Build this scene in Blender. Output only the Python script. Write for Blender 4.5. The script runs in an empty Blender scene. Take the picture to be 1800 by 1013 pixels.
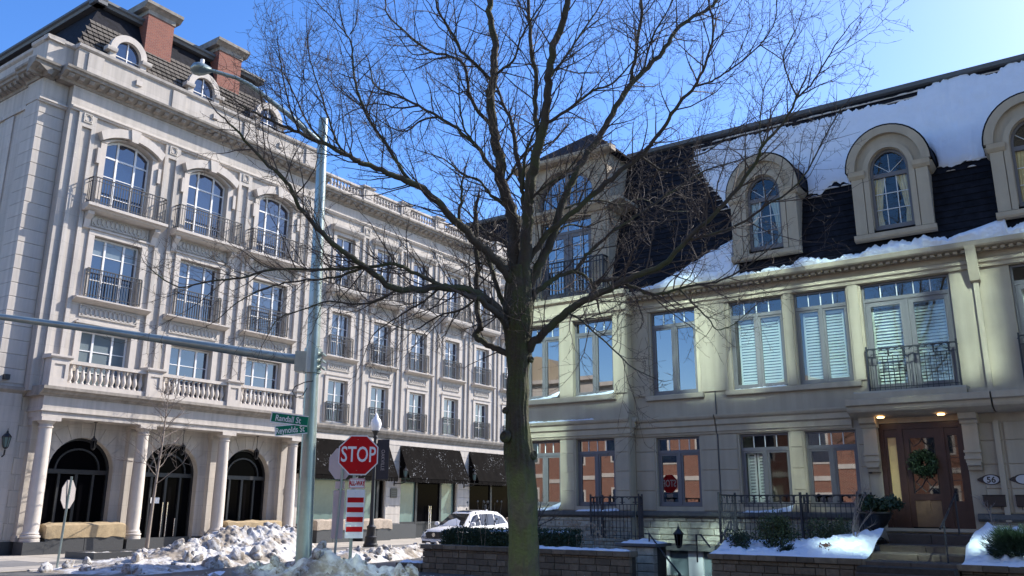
import bpy, bmesh, math, random
from mathutils import Vector, Matrix, noise
R = math.radians
random.seed(7)
sc = bpy.context.scene
C = sc.collection

# ------------------------------------------------------------------ camera
EYE = Vector((0, 0, 1.9))
PITCH, ROLL, FPX = 0.25439777, 0.00530067, 1476.03
_F = Vector((0, math.cos(PITCH), math.sin(PITCH)))
_U = Vector((0, -math.sin(PITCH), math.cos(PITCH)))
_X = Vector((1, 0, 0))
CX = _X * math.cos(ROLL) + _U * math.sin(ROLL)
CU = _U * math.cos(ROLL) - _X * math.sin(ROLL)
cam = bpy.data.cameras.new('camera')
cam.sensor_fit = 'HORIZONTAL'; cam.sensor_width = 36; cam.lens = 36 * FPX / 1800
cam.clip_end = 5000; cam.clip_start = 0.1
co = bpy.data.objects.new('camera', cam); C.objects.link(co)
m = Matrix((CX, CU, -_F)).transposed().to_4x4(); m.translation = EYE
co.matrix_world = m
sc.camera = co

# ------------------------------------------------------------------ sky, sun, exposure
SUN_AZ, SUN_EL = 61.0, 36.0
w = bpy.data.worlds.new('World'); sc.world = w; w.use_nodes = True
nt = w.node_tree; bg = nt.nodes['Background']
sky = nt.nodes.new('ShaderNodeTexSky'); sky.sky_type = 'NISHITA'; sky.sun_disc = False
sky.sun_elevation = R(SUN_EL); sky.sun_rotation = R(SUN_AZ)
sky.air_density = 1.0; sky.dust_density = 0.6; sky.ozone_density = 2.5; sky.altitude = 100
hs = nt.nodes.new('ShaderNodeHueSaturation'); hs.inputs['Hue'].default_value = 0.512; hs.inputs['Saturation'].default_value = 1.3; hs.inputs['Value'].default_value = 1.6
nt.links.new(sky.outputs[0], hs.inputs['Color']); nt.links.new(hs.outputs[0], bg.inputs[0]); bg.inputs[1].default_value = 0.105
sl = bpy.data.lights.new('sun', 'SUN'); sl.energy = 5.0; sl.angle = R(0.5); sl.color = (1, 0.925, 0.83)
so = bpy.data.objects.new('sun', sl); C.objects.link(so)
SUNV = Vector((math.sin(R(SUN_AZ)) * math.cos(R(SUN_EL)), math.cos(R(SUN_AZ)) * math.cos(R(SUN_EL)), math.sin(R(SUN_EL))))
so.rotation_euler = SUNV.to_track_quat('Z', 'Y').to_euler(); so.location = SUNV * 200
sc.view_settings.view_transform = 'Standard'; sc.view_settings.look = 'None'
sc.view_settings.exposure = 0.76; sc.view_settings.gamma = 1
sc.render.engine = 'CYCLES'
cy = sc.cycles
cy.max_bounces = 7; cy.diffuse_bounces = 3; cy.glossy_bounces = 4; cy.transmission_bounces = 4; cy.transparent_max_bounces = 8
cy.use_denoising = True
cy.caustics_reflective = True; cy.caustics_refractive = False
cy.blur_glossy = 0.0
cy.use_guiding = True; cy.use_surface_guiding = True; cy.use_volume_guiding = False; cy.guiding_training_samples = 128
cy.use_adaptive_sampling = False
cy.sample_clamp_indirect = 20.0

# ------------------------------------------------------------------ helpers
class MB:
    def __init__(s): s.v = []; s.f = []
    def add(s, vs, fs):
        o = len(s.v); s.v += [tuple(p) for p in vs]; s.f += [tuple(i + o for i in q) for q in fs]; return s
    def box(s, x0, x1, y0, y1, z0, z1):
        return s.add([(x0,y0,z0),(x1,y0,z0),(x1,y1,z0),(x0,y1,z0),(x0,y0,z1),(x1,y0,z1),(x1,y1,z1),(x0,y1,z1)],
                     [(0,3,2,1),(4,5,6,7),(0,1,5,4),(1,2,6,5),(2,3,7,6),(3,0,4,7)])
    def cbox(s, x0, x1, y0, y1, z0, z1, b=0.01):
        # box with chamfered edges on the -y (front) face
        return s.add([(x0,y0+b,z0),(x1,y0+b,z0),(x1,y0+b,z1),(x0,y0+b,z1),(x0+b,y0,z0+b),(x1-b,y0,z0+b),(x1-b,y0,z1-b),(x0+b,y0,z1-b),
                      (x0,y1,z0),(x1,y1,z0),(x1,y1,z1),(x0,y1,z1)],
                     [(4,5,6,7),(0,1,5,4),(1,2,6,5),(2,3,7,6),(3,0,4,7),(0,8,9,1),(1,9,10,2),(2,10,11,3),(3,11,8,0),(8,11,10,9)])
    def run(s, prof, a, b, axis='u'):
        # closed profile [(y,z)] extruded along x from a to b ; axis 'v': profile is (x,z) extruded along y
        n = len(prof); vs = []
        for t in (a, b):
            for p, z in prof: vs.append((t, p, z) if axis == 'u' else (p, t, z))
        fs = [(i, (i+1) % n, n + (i+1) % n, n + i) for i in range(n)]
        fs += [tuple(range(n))[::-1], tuple(range(n, 2*n))]
        return s.add(vs, fs)
    def prism(s, poly, y0, y1):
        # polygon in (x,z) extruded y0..y1
        n = len(poly)
        vs = [(x, y0, z) for x, z in poly] + [(x, y1, z) for x, z in poly]
        fs = [tuple(range(n)), tuple(range(n, 2*n))[::-1]] + [(i, n+i, n+(i+1) % n, (i+1) % n) for i in range(n)]
        return s.add(vs, fs)
    def ring(s, po, pi, y0, y1, closed=False):
        # band between two paths in (x,z), front at y0, back y1
        n = len(po); vs = []
        for y in (y0, y1):
            vs += [(x, y, z) for x, z in po] + [(x, y, z) for x, z in pi]
        fs = []
        for i in range(n if closed else n-1):
            j = (i+1) % n
            fs += [(i, j, n+j, n+i), (2*n+i, 3*n+i, 3*n+j, 2*n+j), (i, 2*n+i, 2*n+j, j), (n+i, n+j, 3*n+j, 3*n+i)]
        if not closed:
            fs += [(0, n, 3*n, 2*n), (n-1, 3*n-1, 4*n-1, 2*n-1)]
        return s.add(vs, fs)
    def tube(s, pts, rad, n=6, cap=True):
        pts = [Vector(p) for p in pts]
        if not hasattr(rad, '__len__'): rad = [rad]*len(pts)
        o = len(s.v); k = len(pts); nrm = None
        for i, p in enumerate(pts):
            t = (pts[min(i+1, k-1)] - pts[max(i-1, 0)])
            t = t.normalized() if t.length > 1e-9 else Vector((0, 0, 1))
            if nrm is None:
                nrm = t.cross(Vector((0.31, 0.85, 0.43)))
                if nrm.length < 1e-3: nrm = t.cross(Vector((1, 0, 0)))
            nrm = nrm - t * nrm.dot(t); nrm.normalize(); b = t.cross(nrm)
            for a in range(n):
                g = 2*math.pi*a/n
                q = p + (nrm*math.cos(g) + b*math.sin(g))*rad[i]
                s.v.append((q.x, q.y, q.z))
        for i in range(k-1):
            for a in range(n):
                s.f.append((o+i*n+a, o+i*n+(a+1) % n, o+(i+1)*n+(a+1) % n, o+(i+1)*n+a))
        if cap and n > 3:
            s.f.append(tuple(o+a for a in range(n))[::-1]); s.f.append(tuple(o+(k-1)*n+a for a in range(n)))
        return s
    def lathe(s, prof, n=16, c=(0, 0, 0), sq=False):
        o = len(s.v)
        for r, z in prof:
            for a in range(n):
                g = 2*math.pi*(a+0.5)/n
                k = r/math.cos(math.pi/n) if sq else r
                s.v.append((c[0]+k*math.cos(g), c[1]+k*math.sin(g), c[2]+z))
        for i in range(len(prof)-1):
            for a in range(n):
                s.f.append((o+i*n+a, o+i*n+(a+1) % n, o+(i+1)*n+(a+1) % n, o+(i+1)*n+a))
        s.f.append(tuple(o+a for a in range(n))[::-1]); s.f.append(tuple(o+(len(prof)-1)*n+a for a in range(n)))
        return s
    def mesh(s, name, mt, smooth=None):
        me = bpy.data.meshes.new(name); me.from_pydata(s.v, [], s.f); me.update()
        if mt: me.materials.append(mt)
        if smooth:
            me.polygons.foreach_set('use_smooth', [True]*len(me.polygons))
            if smooth < 180: me.set_sharp_from_angle(angle=R(smooth))
        return me
    def build(s, name, mt, parent=None, smooth=None, **kw):
        return obj(name, s.mesh(name, mt, smooth), parent, **kw)

def obj(name, me, parent=None, loc=None, rot=None, scale=None, kind=None, label=None, cat=None, group=None):
    o = bpy.data.objects.new(name, me); C.objects.link(o); o.parent = parent
    if loc is not None: o.location = loc
    if rot is not None: o.rotation_euler = rot
    if scale is not None: o.scale = scale
    return tag(o, label, cat, group, kind)
def tag(o, label=None, cat=None, group=None, kind=None):
    if label: o['label'] = label
    if cat: o['category'] = cat
    if group: o['group'] = group
    if kind: o['kind'] = kind
    return o
def thing(name, label, cat, loc=(0, 0, 0), rotz=0, group=None):
    return obj(name, None, None, loc, (0, 0, rotz), None, None, label, cat, group)

def arcpath(c, hw, z0, zs, rise, n=14):
    p = [(c-hw, z0)]
    for i in range(n+1):
        g = math.pi*(1-i/n); p.append((c+hw*math.cos(g), zs+rise*math.sin(g)))
    p.append((c+hw, z0)); return p
def segpath(c, hw, zs, rise, n=10):
    # segmental (flat) arch only, left to right
    r = (hw*hw+rise*rise)/(2*rise); a = math.asin(min(1, hw/r)); zc = zs+rise-r
    return [(c+r*math.sin(-a+2*a*i/n), zc+r*math.cos(-a+2*a*i/n)) for i in range(n+1)]

def wall_openings(mb, u0, u1, z0, z1, vf, vb, ops):
    """front wall sheet at vf with openings (a,b,c,d[,rise,kind]); reveals go back to vb"""
    us = sorted(set([u0, u1] + [x for o in ops for x in o[:2]])); zs = sorted(set([z0, z1] + [x for o in ops for x in o[2:4]]))
    us = [x for x in us if u0 <= x <= u1]; zs = [x for x in zs if z0 <= x <= z1]
    for i in range(len(us)-1):
        run = None
        for j in range(len(zs)-1):
            cu, cz = (us[i]+us[i+1])/2, (zs[j]+zs[j+1])/2
            inside = any(o[0] < cu < o[1] and o[2] < cz < o[3] for o in ops)
            if inside:
                if run is not None: mb.add([(us[i],vf,run),(us[i+1],vf,run),(us[i+1],vf,zs[j]),(us[i],vf,zs[j])], [(0,1,2,3)]); run = None
            elif run is None: run = zs[j]
        if run is not None: mb.add([(us[i],vf,run),(us[i+1],vf,run),(us[i+1],vf,z1),(us[i],vf,z1)], [(0,1,2,3)])
    for o in ops:
        a, b, c, d = o[:4]
        mb.add([(a,vf,c),(a,vb,c),(a,vb,d),(a,vf,d)], [(0,1,2,3)])
        mb.add([(b,vf,c),(b,vb,c),(b,vb,d),(b,vf,d)], [(0,3,2,1)])
        mb.add([(a,vf,c),(b,vf,c),(b,vb,c),(a,vb,c)], [(0,1,2,3)])
        if len(o) > 4 and o[4]:
            cc, hw = (a+b)/2, (b-a)/2
            if o[4] < hw*0.9: p = segpath(cc, hw, d-o[4], o[4])
            else: p = arcpath(cc, hw, d-o[4], d-o[4], o[4], 20)[1:-1]
            for i in range(len(p)-1):
                (xa, za), (xb, zb) = p[i], p[i+1]
                mb.add([(xa,vf,za),(xb,vf,zb),(xb,vf,d),(xa,vf,d)], [(0,1,2,3)])
                mb.add([(xa,vf,za),(xa,vb,za),(xb,vb,zb),(xb,vf,zb)], [(0,1,2,3)])
        else:
            mb.add([(a,vf,d),(a,vb,d),(b,vb,d),(b,vf,d)], [(0,1,2,3)])
    return mb

# ------------------------------------------------------------------ materials
def mat(name, col, rough=0.8, var=0.1, scale=3.0, bump=0.0, bscale=30, metal=0.0, ior=None, rand=0.0, col2=None, c2scale=0.6, c2amt=0.5, spec=None, streak=0, mask=0):
    mt = bpy.data.materials.new(name); mt.use_nodes = True
    n = mt.node_tree.nodes; l = mt.node_tree.links; b = n['Principled BSDF']
    b.inputs['Roughness'].default_value = rough; b.inputs['Metallic'].default_value = metal
    if ior: b.inputs['IOR'].default_value = ior
    if spec is not None: b.inputs['Specular IOR Level'].default_value = spec
    tc = n.new('ShaderNodeTexCoord')
    no = n.new('ShaderNodeTexNoise'); no.inputs['Scale'].default_value = scale; no.inputs['Detail'].default_value = 6; no.inputs['Roughness'].default_value = 0.65
    l.new(tc.outputs['Object'], no.inputs['Vector'])
    hsv = n.new('ShaderNodeHueSaturation'); hsv.inputs['Color'].default_value = (*col, 1)
    mr = n.new('ShaderNodeMapRange'); mr.inputs['From Min'].default_value = 0.3; mr.inputs['From Max'].default_value = 0.7
    mr.inputs['To Min'].default_value = 1-var; mr.inputs['To Max'].default_value = 1+var
    l.new(no.outputs[0], mr.inputs['Value'])
    val = mr.outputs[0]
    if rand:
        oi = n.new('ShaderNodeObjectInfo'); m2 = n.new('ShaderNodeMapRange'); m2.inputs['To Min'].default_value = 1-rand; m2.inputs['To Max'].default_value = 1+rand
        l.new(oi.outputs['Random'], m2.inputs['Value'])
        mu = n.new('ShaderNodeMath'); mu.operation = 'MULTIPLY'; l.new(val, mu.inputs[0]); l.new(m2.outputs[0], mu.inputs[1]); val = mu.outputs[0]
    if streak:
        mp = n.new('ShaderNodeMapping'); mp.inputs['Scale'].default_value = (2.2, 2.2, 0.16); l.new(tc.outputs['Object'], mp.inputs[0])
        n3 = n.new('ShaderNodeTexNoise'); n3.inputs['Scale'].default_value = 2; n3.inputs['Detail'].default_value = 5; l.new(mp.outputs[0], n3.inputs['Vector'])
        m3 = n.new('ShaderNodeMapRange'); m3.inputs['From Min'].default_value = 0.35; m3.inputs['From Max'].default_value = 0.62
        m3.inputs['To Min'].default_value = 1-streak; m3.inputs['To Max'].default_value = 1.0; l.new(n3.outputs[0], m3.inputs['Value'])
        mu = n.new('ShaderNodeMath'); mu.operation = 'MULTIPLY'; l.new(val, mu.inputs[0]); l.new(m3.outputs[0], mu.inputs[1]); val = mu.outputs[0]
    l.new(val, hsv.inputs['Value'])
    out = hsv.outputs[0]
    if col2:
        msk = None
        if mask:
            n4 = n.new('ShaderNodeTexNoise'); n4.inputs['Scale'].default_value = mask; n4.inputs['Detail'].default_value = 2; l.new(tc.outputs['Object'], n4.inputs['Vector'])
            m4 = n.new('ShaderNodeMapRange'); m4.inputs['From Min'].default_value = 0.47; m4.inputs['From Max'].default_value = 0.58; l.new(n4.outputs[0], m4.inputs['Value']); msk = m4.outputs[0]
        n2 = n.new('ShaderNodeTexNoise'); n2.inputs['Scale'].default_value = c2scale; n2.inputs['Detail'].default_value = 7; n2.inputs['Roughness'].default_value = 0.7
        l.new(tc.outputs['Object'], n2.inputs['Vector'])
        r2 = n.new('ShaderNodeMapRange'); r2.inputs['From Min'].default_value = 0.62-0.3*c2amt; r2.inputs['From Max'].default_value = 0.75-0.3*c2amt
        l.new(n2.outputs[0], r2.inputs['Value'])
        mx = n.new('ShaderNodeMix'); mx.data_type = 'RGBA'; mx.inputs[7].default_value = (*col2, 1)
        fac = r2.outputs[0]
        if msk:
            mu = n.new('ShaderNodeMath'); mu.operation = 'MULTIPLY'; l.new(fac, mu.inputs[0]); l.new(msk, mu.inputs[1]); fac = mu.outputs[0]
        l.new(fac, mx.inputs[0]); l.new(out, mx.inputs[6]); out = mx.outputs[2]
    l.new(out, b.inputs['Base Color'])
    if bump:
        nb = n.new('ShaderNodeTexNoise'); nb.inputs['Scale'].default_value = bscale; nb.inputs['Detail'].default_value = 5
        l.new(tc.outputs['Object'], nb.inputs['Vector'])
        bp = n.new('ShaderNodeBump'); bp.inputs['Strength'].default_value = bump; bp.inputs['Distance'].default_value = 0.02
        l.new(nb.outputs[0], bp.inputs['Height']); l.new(bp.outputs[0], b.inputs['Normal'])
    return mt
def brickmat(name, c1, c2, mortar, bw=0.22, bh=0.075):
    mt = mat(name, c1, 0.9); n = mt.node_tree.nodes; l = mt.node_tree.links; b = n['Principled BSDF']
    tc = n.new('ShaderNodeTexCoord'); sx = n.new('ShaderNodeSeparateXYZ'); l.new(tc.outputs['Object'], sx.inputs[0])
    ad = n.new('ShaderNodeMath'); ad.operation = 'ADD'; l.new(sx.outputs[0], ad.inputs[0]); l.new(sx.outputs[1], ad.inputs[1])
    cb = n.new('ShaderNodeCombineXYZ'); l.new(ad.outputs[0], cb.inputs[0]); l.new(sx.outputs[2], cb.inputs[1])
    br = n.new('ShaderNodeTexBrick'); br.inputs['Scale'].default_value = 1; br.inputs['Brick Width'].default_value = bw; br.inputs['Row Height'].default_value = bh
    br.inputs['Mortar Size'].default_value = 0.008; br.inputs['Color1'].default_value = (*c1, 1); br.inputs['Color2'].default_value = (*c2, 1); br.inputs['Mortar'].default_value = (*mortar, 1)
    l.new(cb.outputs[0], br.inputs['Vector']); l.new(br.outputs[0], b.inputs['Base Color'])
    return mt
def glassmat(name, tint, refl=0.1, rough=0.02, power=3.0, rc=(1, 1, 1)):
    """window pane: clear sheet, reflection growing towards grazing"""
    mt = bpy.data.materials.new(name); mt.use_nodes = True
    n = mt.node_tree.nodes; l = mt.node_tree.links; n.clear()
    out = n.new('ShaderNodeOutputMaterial'); tr = n.new('ShaderNodeBsdfTransparent'); tr.inputs[0].default_value = (*tint, 1)
    gl = n.new('ShaderNodeBsdfGlossy'); gl.inputs['Roughness'].default_value = rough; gl.inputs[0].default_value = (*rc, 1)
    lw = n.new('ShaderNodeLayerWeight'); lw.inputs[0].default_value = 0.5
    pw = n.new('ShaderNodeMath'); pw.operation = 'POWER'; pw.inputs[1].default_value = power; l.new(lw.outputs['Facing'], pw.inputs[0])
    mr = n.new('ShaderNodeMapRange'); mr.inputs['To Min'].default_value = refl; mr.inputs['To Max'].default_value = 0.95; l.new(pw.outputs[0], mr.inputs[0])
    mx = n.new('ShaderNodeMixShader'); l.new(mr.outputs[0], mx.inputs[0]); l.new(tr.outputs[0], mx.inputs[1]); l.new(gl.outputs[0], mx.inputs[2]); l.new(mx.outputs[0], out.inputs[0])
    return mt

def ashlar(mt, bw, bh, lo=0.93, mortar=0.78):
    # faint block-to-block tone and hairline joints of stone cladding
    n = mt.node_tree.nodes; l = mt.node_tree.links; b = n['Principled BSDF']; src = b.inputs['Base Color'].links[0].from_socket
    tc = n.new('ShaderNodeTexCoord'); sx = n.new('ShaderNodeSeparateXYZ'); l.new(tc.outputs['Object'], sx.inputs[0])
    cb = n.new('ShaderNodeCombineXYZ'); l.new(sx.outputs[0], cb.inputs[0]); l.new(sx.outputs[2], cb.inputs[1])
    br = n.new('ShaderNodeTexBrick'); br.inputs['Scale'].default_value = 1; br.inputs['Brick Width'].default_value = bw; br.inputs['Row Height'].default_value = bh
    br.inputs['Mortar Size'].default_value = 0.007; br.inputs['Color1'].default_value = (1, 1, 1, 1); br.inputs['Color2'].default_value = (lo, lo, lo*.99, 1); br.inputs['Mortar'].default_value = (mortar, mortar, mortar, 1)
    l.new(cb.outputs[0], br.inputs['Vector'])
    mx = n.new('ShaderNodeMix'); mx.data_type = 'RGBA'; mx.blend_type = 'MULTIPLY'; mx.inputs[0].default_value = 1.0
    l.new(src, mx.inputs[6]); l.new(br.outputs[0], mx.inputs[7]); l.new(mx.outputs[2], b.inputs['Base Color'])
M = {}
M['stone'] = mat('limestone', (0.50, 0.46, 0.418), 0.85, 0.07, 0.9, 0.12, 60, rand=0.05, streak=0.20)
ashlar(M['stone'], 1.38, 0.62)
M['stone2'] = mat('limestone_trim', (0.53, 0.484, 0.437), 0.85, 0.08, 2.0, 0.1, 60, streak=0.10)
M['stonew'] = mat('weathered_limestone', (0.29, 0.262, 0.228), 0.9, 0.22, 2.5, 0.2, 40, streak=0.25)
M['latt'] = mat('carved_panel', (0.53, 0.49, 0.44), 0.85, 0.05, 5)
M['stucco'] = mat('grey_stucco', (0.415, 0.35, 0.258), 0.88, 0.06, 1.2, 0.15, 80, rand=0.03, streak=0.12)
M['stucco2'] = mat('grey_stucco_trim', (0.435, 0.362, 0.262), 0.85, 0.06, 2.0, 0.1, 80, streak=0.10)
M['rubble'] = mat('rough_stone', (0.34, 0.32, 0.26), 0.9, 0.25, 6, 0.5, 25, rand=0.22)
M['paver'] = mat('garden_wall_block', (0.155, 0.118, 0.078), 0.95, 0.25, 9, 0.6, 30, rand=0.28)
M['dark'] = mat('black_metal', (0.014, 0.015, 0.018), 0.45, 0.1, 5)
M['iron'] = mat('wrought_iron', (0.016, 0.018, 0.024), 0.5, 0.1, 5)
M['plinth'] = mat('dark_granite', (0.045, 0.047, 0.05), 0.5, 0.3, 30)
M['wframe'] = mat('white_window_frame', (0.72, 0.72, 0.72), 0.5, 0.02, 3)
M['gframe'] = mat('grey_window_frame', (0.14, 0.132, 0.135), 0.5, 0.04, 3)
M['muntin'] = mat('pale_muntin', (0.7, 0.7, 0.68), 0.5, 0.02, 3)
M['glass'] = mat('dark_glazing', (0.008, 0.018, 0.045), 0.03, 0.3, 0.5, ior=2.2)
M['glassb'] = mat('glazing_over_blind', (0.16, 0.20, 0.22), 0.05, 0.1, 0.5, ior=1.7)
M['shopglass'] = mat('shop_glazing', (0.003, 0.003, 0.004), 0.08, 0.1, 0.5, ior=1.12, spec=0.15)
M['frosted'] = mat('frosted_film_glass', (0.13, 0.20, 0.185), 0.15, 0.15, 1.2, ior=1.5)
M['pane'] = glassmat('clear_pane', (0.92, 0.95, 0.93), 0.035, 0.01, 3.0)
M['pane2'] = glassmat('blind_pane', (0.75, 0.8, 0.78), 0.13, 0.01, 2.6)
M['mirrorpane'] = glassmat('tinted_pane', (0.25, 0.28, 0.3), 0.26, 0.008, 2.4)
M['doorpane'] = glassmat('door_pane', (0.2, 0.2, 0.2), 0.09, 0.02, 3.0)
M['reflector_glass'] = mat('sun_reflector_glass', (0.63, 0.90, 0.92), 0.03, 0.0, 1, metal=1.0)  # mirror panes of the added tower, tinted for the patches they throw
M['reflector_glass_dim'] = mat('dim_sun_reflector_glass', (0.20, 0.27, 0.25), 0.03, 0.0, 1, metal=1.0)  # darker mirror panes, to weaken the sun thrown on trunk, snow and ground floor
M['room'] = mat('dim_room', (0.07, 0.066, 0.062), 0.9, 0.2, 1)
M['shutter'] = mat('white_shutter', (0.62, 0.63, 0.58), 0.6, 0.03, 3)
M['curtain'] = mat('gold_curtain', (0.80, 0.62, 0.34), 0.9, 0.2, 6)
M['slate'] = mat('dark_slate_roof', (0.010, 0.011, 0.016), 0.9, 0.6, 5, 0.6, 20, spec=0.2)
M['shingle'] = mat('weathered_shingle', (0.085, 0.075, 0.064), 0.9, 0.2, 8, rand=0.38)
M['ribbed'] = mat('ribbed_roof_metal', (0.22, 0.18, 0.14), 0.6, 0.1, 5)
M['leadtrim'] = mat('lead_grey_trim', (0.10, 0.11, 0.12), 0.6, 0.1, 4)
M['brick'] = brickmat('red_brick', (0.27, 0.085, 0.055), (0.20, 0.06, 0.045), (0.22, 0.17, 0.14))
M['brick2'] = brickmat('orange_brick', (0.24, 0.088, 0.052), (0.18, 0.065, 0.04), (0.3, 0.24, 0.2))
M['awning'] = mat('black_awning_cloth', (0.0085, 0.0075, 0.007), 1.0, 0.25, 3, col2=(0.62, 0.64, 0.66), c2scale=8.5, c2amt=0.11, spec=0.04, mask=0.9)
M['burlap'] = mat('burlap_wrap', (0.36, 0.275, 0.165), 0.95, 0.15, 7, 0.5, 25)
M['burlap2'] = mat('pale_burlap_wrap', (0.40, 0.33, 0.26), 0.95, 0.2, 7, 0.6, 25)
M['asphalt'] = mat('asphalt', (0.06, 0.06, 0.062), 0.55, 0.2, 2.0, 0.3, 90, col2=(0.12, 0.117, 0.112), c2scale=0.5, c2amt=0.5)
M['walk'] = mat('concrete_pavement', (0.38, 0.345, 0.295), 0.85, 0.12, 1.2, 0.2, 60, rand=0.06)
M['pav'] = mat('grey_unit_paving', (0.16, 0.155, 0.15), 0.85, 0.2, 5, 0.4, 40, rand=0.18)
M['kerb'] = mat('concrete_kerb', (0.42, 0.39, 0.35), 0.85, 0.12, 3)
M['soil'] = mat('dark_soil', (0.05, 0.04, 0.03), 0.95, 0.3, 8, 0.8, 20)
M['ground'] = mat('winter_ground', (0.085, 0.078, 0.065), 0.95, 0.25, 0.5, 0.3, 10, col2=(0.7, 0.72, 0.76), c2scale=0.15, c2amt=0.15)
M['snow'] = mat('snow', (0.76, 0.78, 0.82), 0.75, 0.04, 3, 0.5, 14)
M['dsnow'] = mat('dirty_snow', (0.56, 0.555, 0.55), 0.85, 0.18, 1.6, 1.0, 14, col2=(0.24, 0.205, 0.165), c2scale=1.0, c2amt=0.60)
M['galv'] = mat('galvanised_steel', (0.34, 0.41, 0.38), 0.34, 0.12, 3, metal=0.6, streak=0.12)
M['gpaint'] = mat('dull_sign_back', (0.30, 0.27, 0.26), 0.6, 0.06, 3)
M['red'] = mat('sign_red', (0.52, 0.008, 0.012), 0.5, 0.06, 3, spec=0.15)
M['white'] = mat('sign_white', (0.80, 0.80, 0.80), 0.45, 0.03, 3)
M['green'] = mat('sign_green', (0.006, 0.19, 0.105), 0.5, 0.06, 4, spec=0.15)
M['carpaint'] = mat('pearl_white_paint', (0.80, 0.80, 0.80), 0.22, 0.02, 2, ior=1.6)
M['carglass'] = mat('car_glass', (0.012, 0.014, 0.016), 0.03, 0.1, 1, ior=1.7)
M['rubber'] = mat('tyre_rubber', (0.02, 0.02, 0.02), 0.85, 0.1, 5)
M['chrome'] = mat('chrome', (0.75, 0.76, 0.78), 0.15, 0.0, 1, metal=1.0)
M['lampglass'] = mat('opal_lamp_globe', (0.86, 0.87, 0.88), 0.25, 0.02, 2)
M['banner'] = mat('black_banner', (0.02, 0.02, 0.028), 0.8, 0.05, 4)
M['wood'] = mat('mahogany_door', (0.040, 0.015, 0.010), 0.4, 0.25, 4)
M['wood2'] = mat('pale_stained_wood', (0.15, 0.085, 0.045), 0.45, 0.2, 4)
M['amber'] = mat('obscured_amber_glass', (0.58, 0.42, 0.20), 0.25, 0.1, 6)
M['bark'] = mat('bark', (0.058, 0.052, 0.040), 0.95, 0.3, 9, 1.0, 24, col2=(0.062, 0.074, 0.030), c2scale=1.6, c2amt=0.66)
M['branch'] = mat('grey_bark', (0.056, 0.050, 0.040), 0.9, 0.25, 7, 0.6, 30, col2=(0.058, 0.070, 0.03), c2scale=1.4, c2amt=0.5)
M['twig'] = mat('twig_bark', (0.070, 0.055, 0.045), 0.85, 0.2, 5)
M['youngbark'] = mat('young_pale_bark', (0.24, 0.20, 0.17), 0.85, 0.2, 9)
M['leafd'] = mat('evergreen_leaf', (0.020, 0.042, 0.016), 0.6, 0.3, 9, rand=0.1)
M['leafy'] = mat('olive_evergreen_leaf', (0.055, 0.075, 0.022), 0.6, 0.3, 9, rand=0.1)
M['rust'] = mat('rusty_shrub', (0.12, 0.055, 0.035), 0.8, 0.3, 9)
M['dry'] = mat('dry_stalk', (0.30, 0.23, 0.16), 0.9, 0.3, 9)
M['plaque'] = mat('black_plaque', (0.012, 0.012, 0.013), 0.35, 0.1, 4)
M['silver'] = mat('silvery_paint', (0.45, 0.45, 0.45), 0.4, 0.05, 4)
M['step'] = mat('brown_step_stone', (0.085, 0.063, 0.047), 0.85, 0.2, 5, 0.4, 30, rand=0.15)
M['sill_dark'] = mat('dark_stone_band', (0.10, 0.10, 0.095), 0.8, 0.2, 4)
M['pink'] = mat('faded_sign_back', (0.60, 0.48, 0.42), 0.6, 0.08, 3)
def emis(name, col, s):
    mt = bpy.data.materials.new(name); mt.use_nodes = True; b = mt.node_tree.nodes['Principled BSDF']
    b.inputs['Emission Color'].default_value = (*col, 1); b.inputs['Emission Strength'].default_value = s; b.inputs['Base Color'].default_value = (*col, 1); return mt
M['lit'] = emis('lit_downlight', (1, 0.62, 0.28), 6)

def text(s, name, mt, parent, size, loc, rot, sx=1.0, offset=0.0, ext=0.004, align='CENTER', space=1.0, label=None):
    cu = bpy.data.curves.new(name, 'FONT'); cu.body = s; cu.size = size; cu.align_x = align; cu.align_y = 'CENTER'
    cu.extrude = ext; cu.offset = offset; cu.space_character = space; cu.resolution_u = 3
    t = bpy.data.objects.new(name+'_src', cu); C.objects.link(t)
    dg = bpy.context.evaluated_depsgraph_get(); me = bpy.data.meshes.new_from_object(t.evaluated_get(dg))
    bpy.data.objects.remove(t); me.materials.clear(); me.materials.append(mt)
    return obj(name, me, parent, loc, rot, (sx, 1, 1), label=label)

# frames of the two street fronts : local x along the front, local y into the building
LROT, RROT = R(55.07), R(-34.93)
PL = Vector((-17.7955, 33.3716, 0))
PR = Vector((10.5032, 21.8300, 0))
def fr(P, rot):
    mm = Matrix.Rotation(rot, 4, 'Z'); mm.translation = P; return mm
ML, MR = fr(PL, LROT), fr(PR, RROT)
def LW(u, v, z=0): return ML @ Vector((u, v, z))
def RW(u, v, z=0): return MR @ Vector((u, v, z))
def at(x, y, depth):
    """point seen at photo pixel (x, y), at that distance along the view axis"""
    return EYE + (_F + CX*(x-900)/FPX - CU*(y-506.5)/FPX)*depth
# ------------------------------------------------------------------ setting
def sheet(name, pts, z, mt, label=None):
    me = bpy.data.meshes.new(name); me.from_pydata([(p[0], p[1], z) for p in pts], [], [tuple(range(len(pts)))]); me.materials.append(mt); me.update()
    return obj(name, me, None, kind='structure', label=label)
sheet('ground', [(-900, -900), (900, -900), (900, 900), (-900, 900)], -0.03, M['ground'])
# carriageways : the cross street between the two fronts and the street before the grey house
def LWp(u, v): p = LW(u, v); return (p.x, p.y)
def RWp(u, v): p = RW(u, v); return (p.x, p.y)
sheet('road', [LWp(-60, -7.2), LWp(90, -7.2), LWp(90, -18.4), LWp(-60, -18.4)], -0.012, M['asphalt'])
sheet('side_road', [RWp(-70, -13.4), RWp(60, -13.4), RWp(60, -22.6), RWp(-70, -22.6)], -0.008, M['asphalt'])
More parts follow.
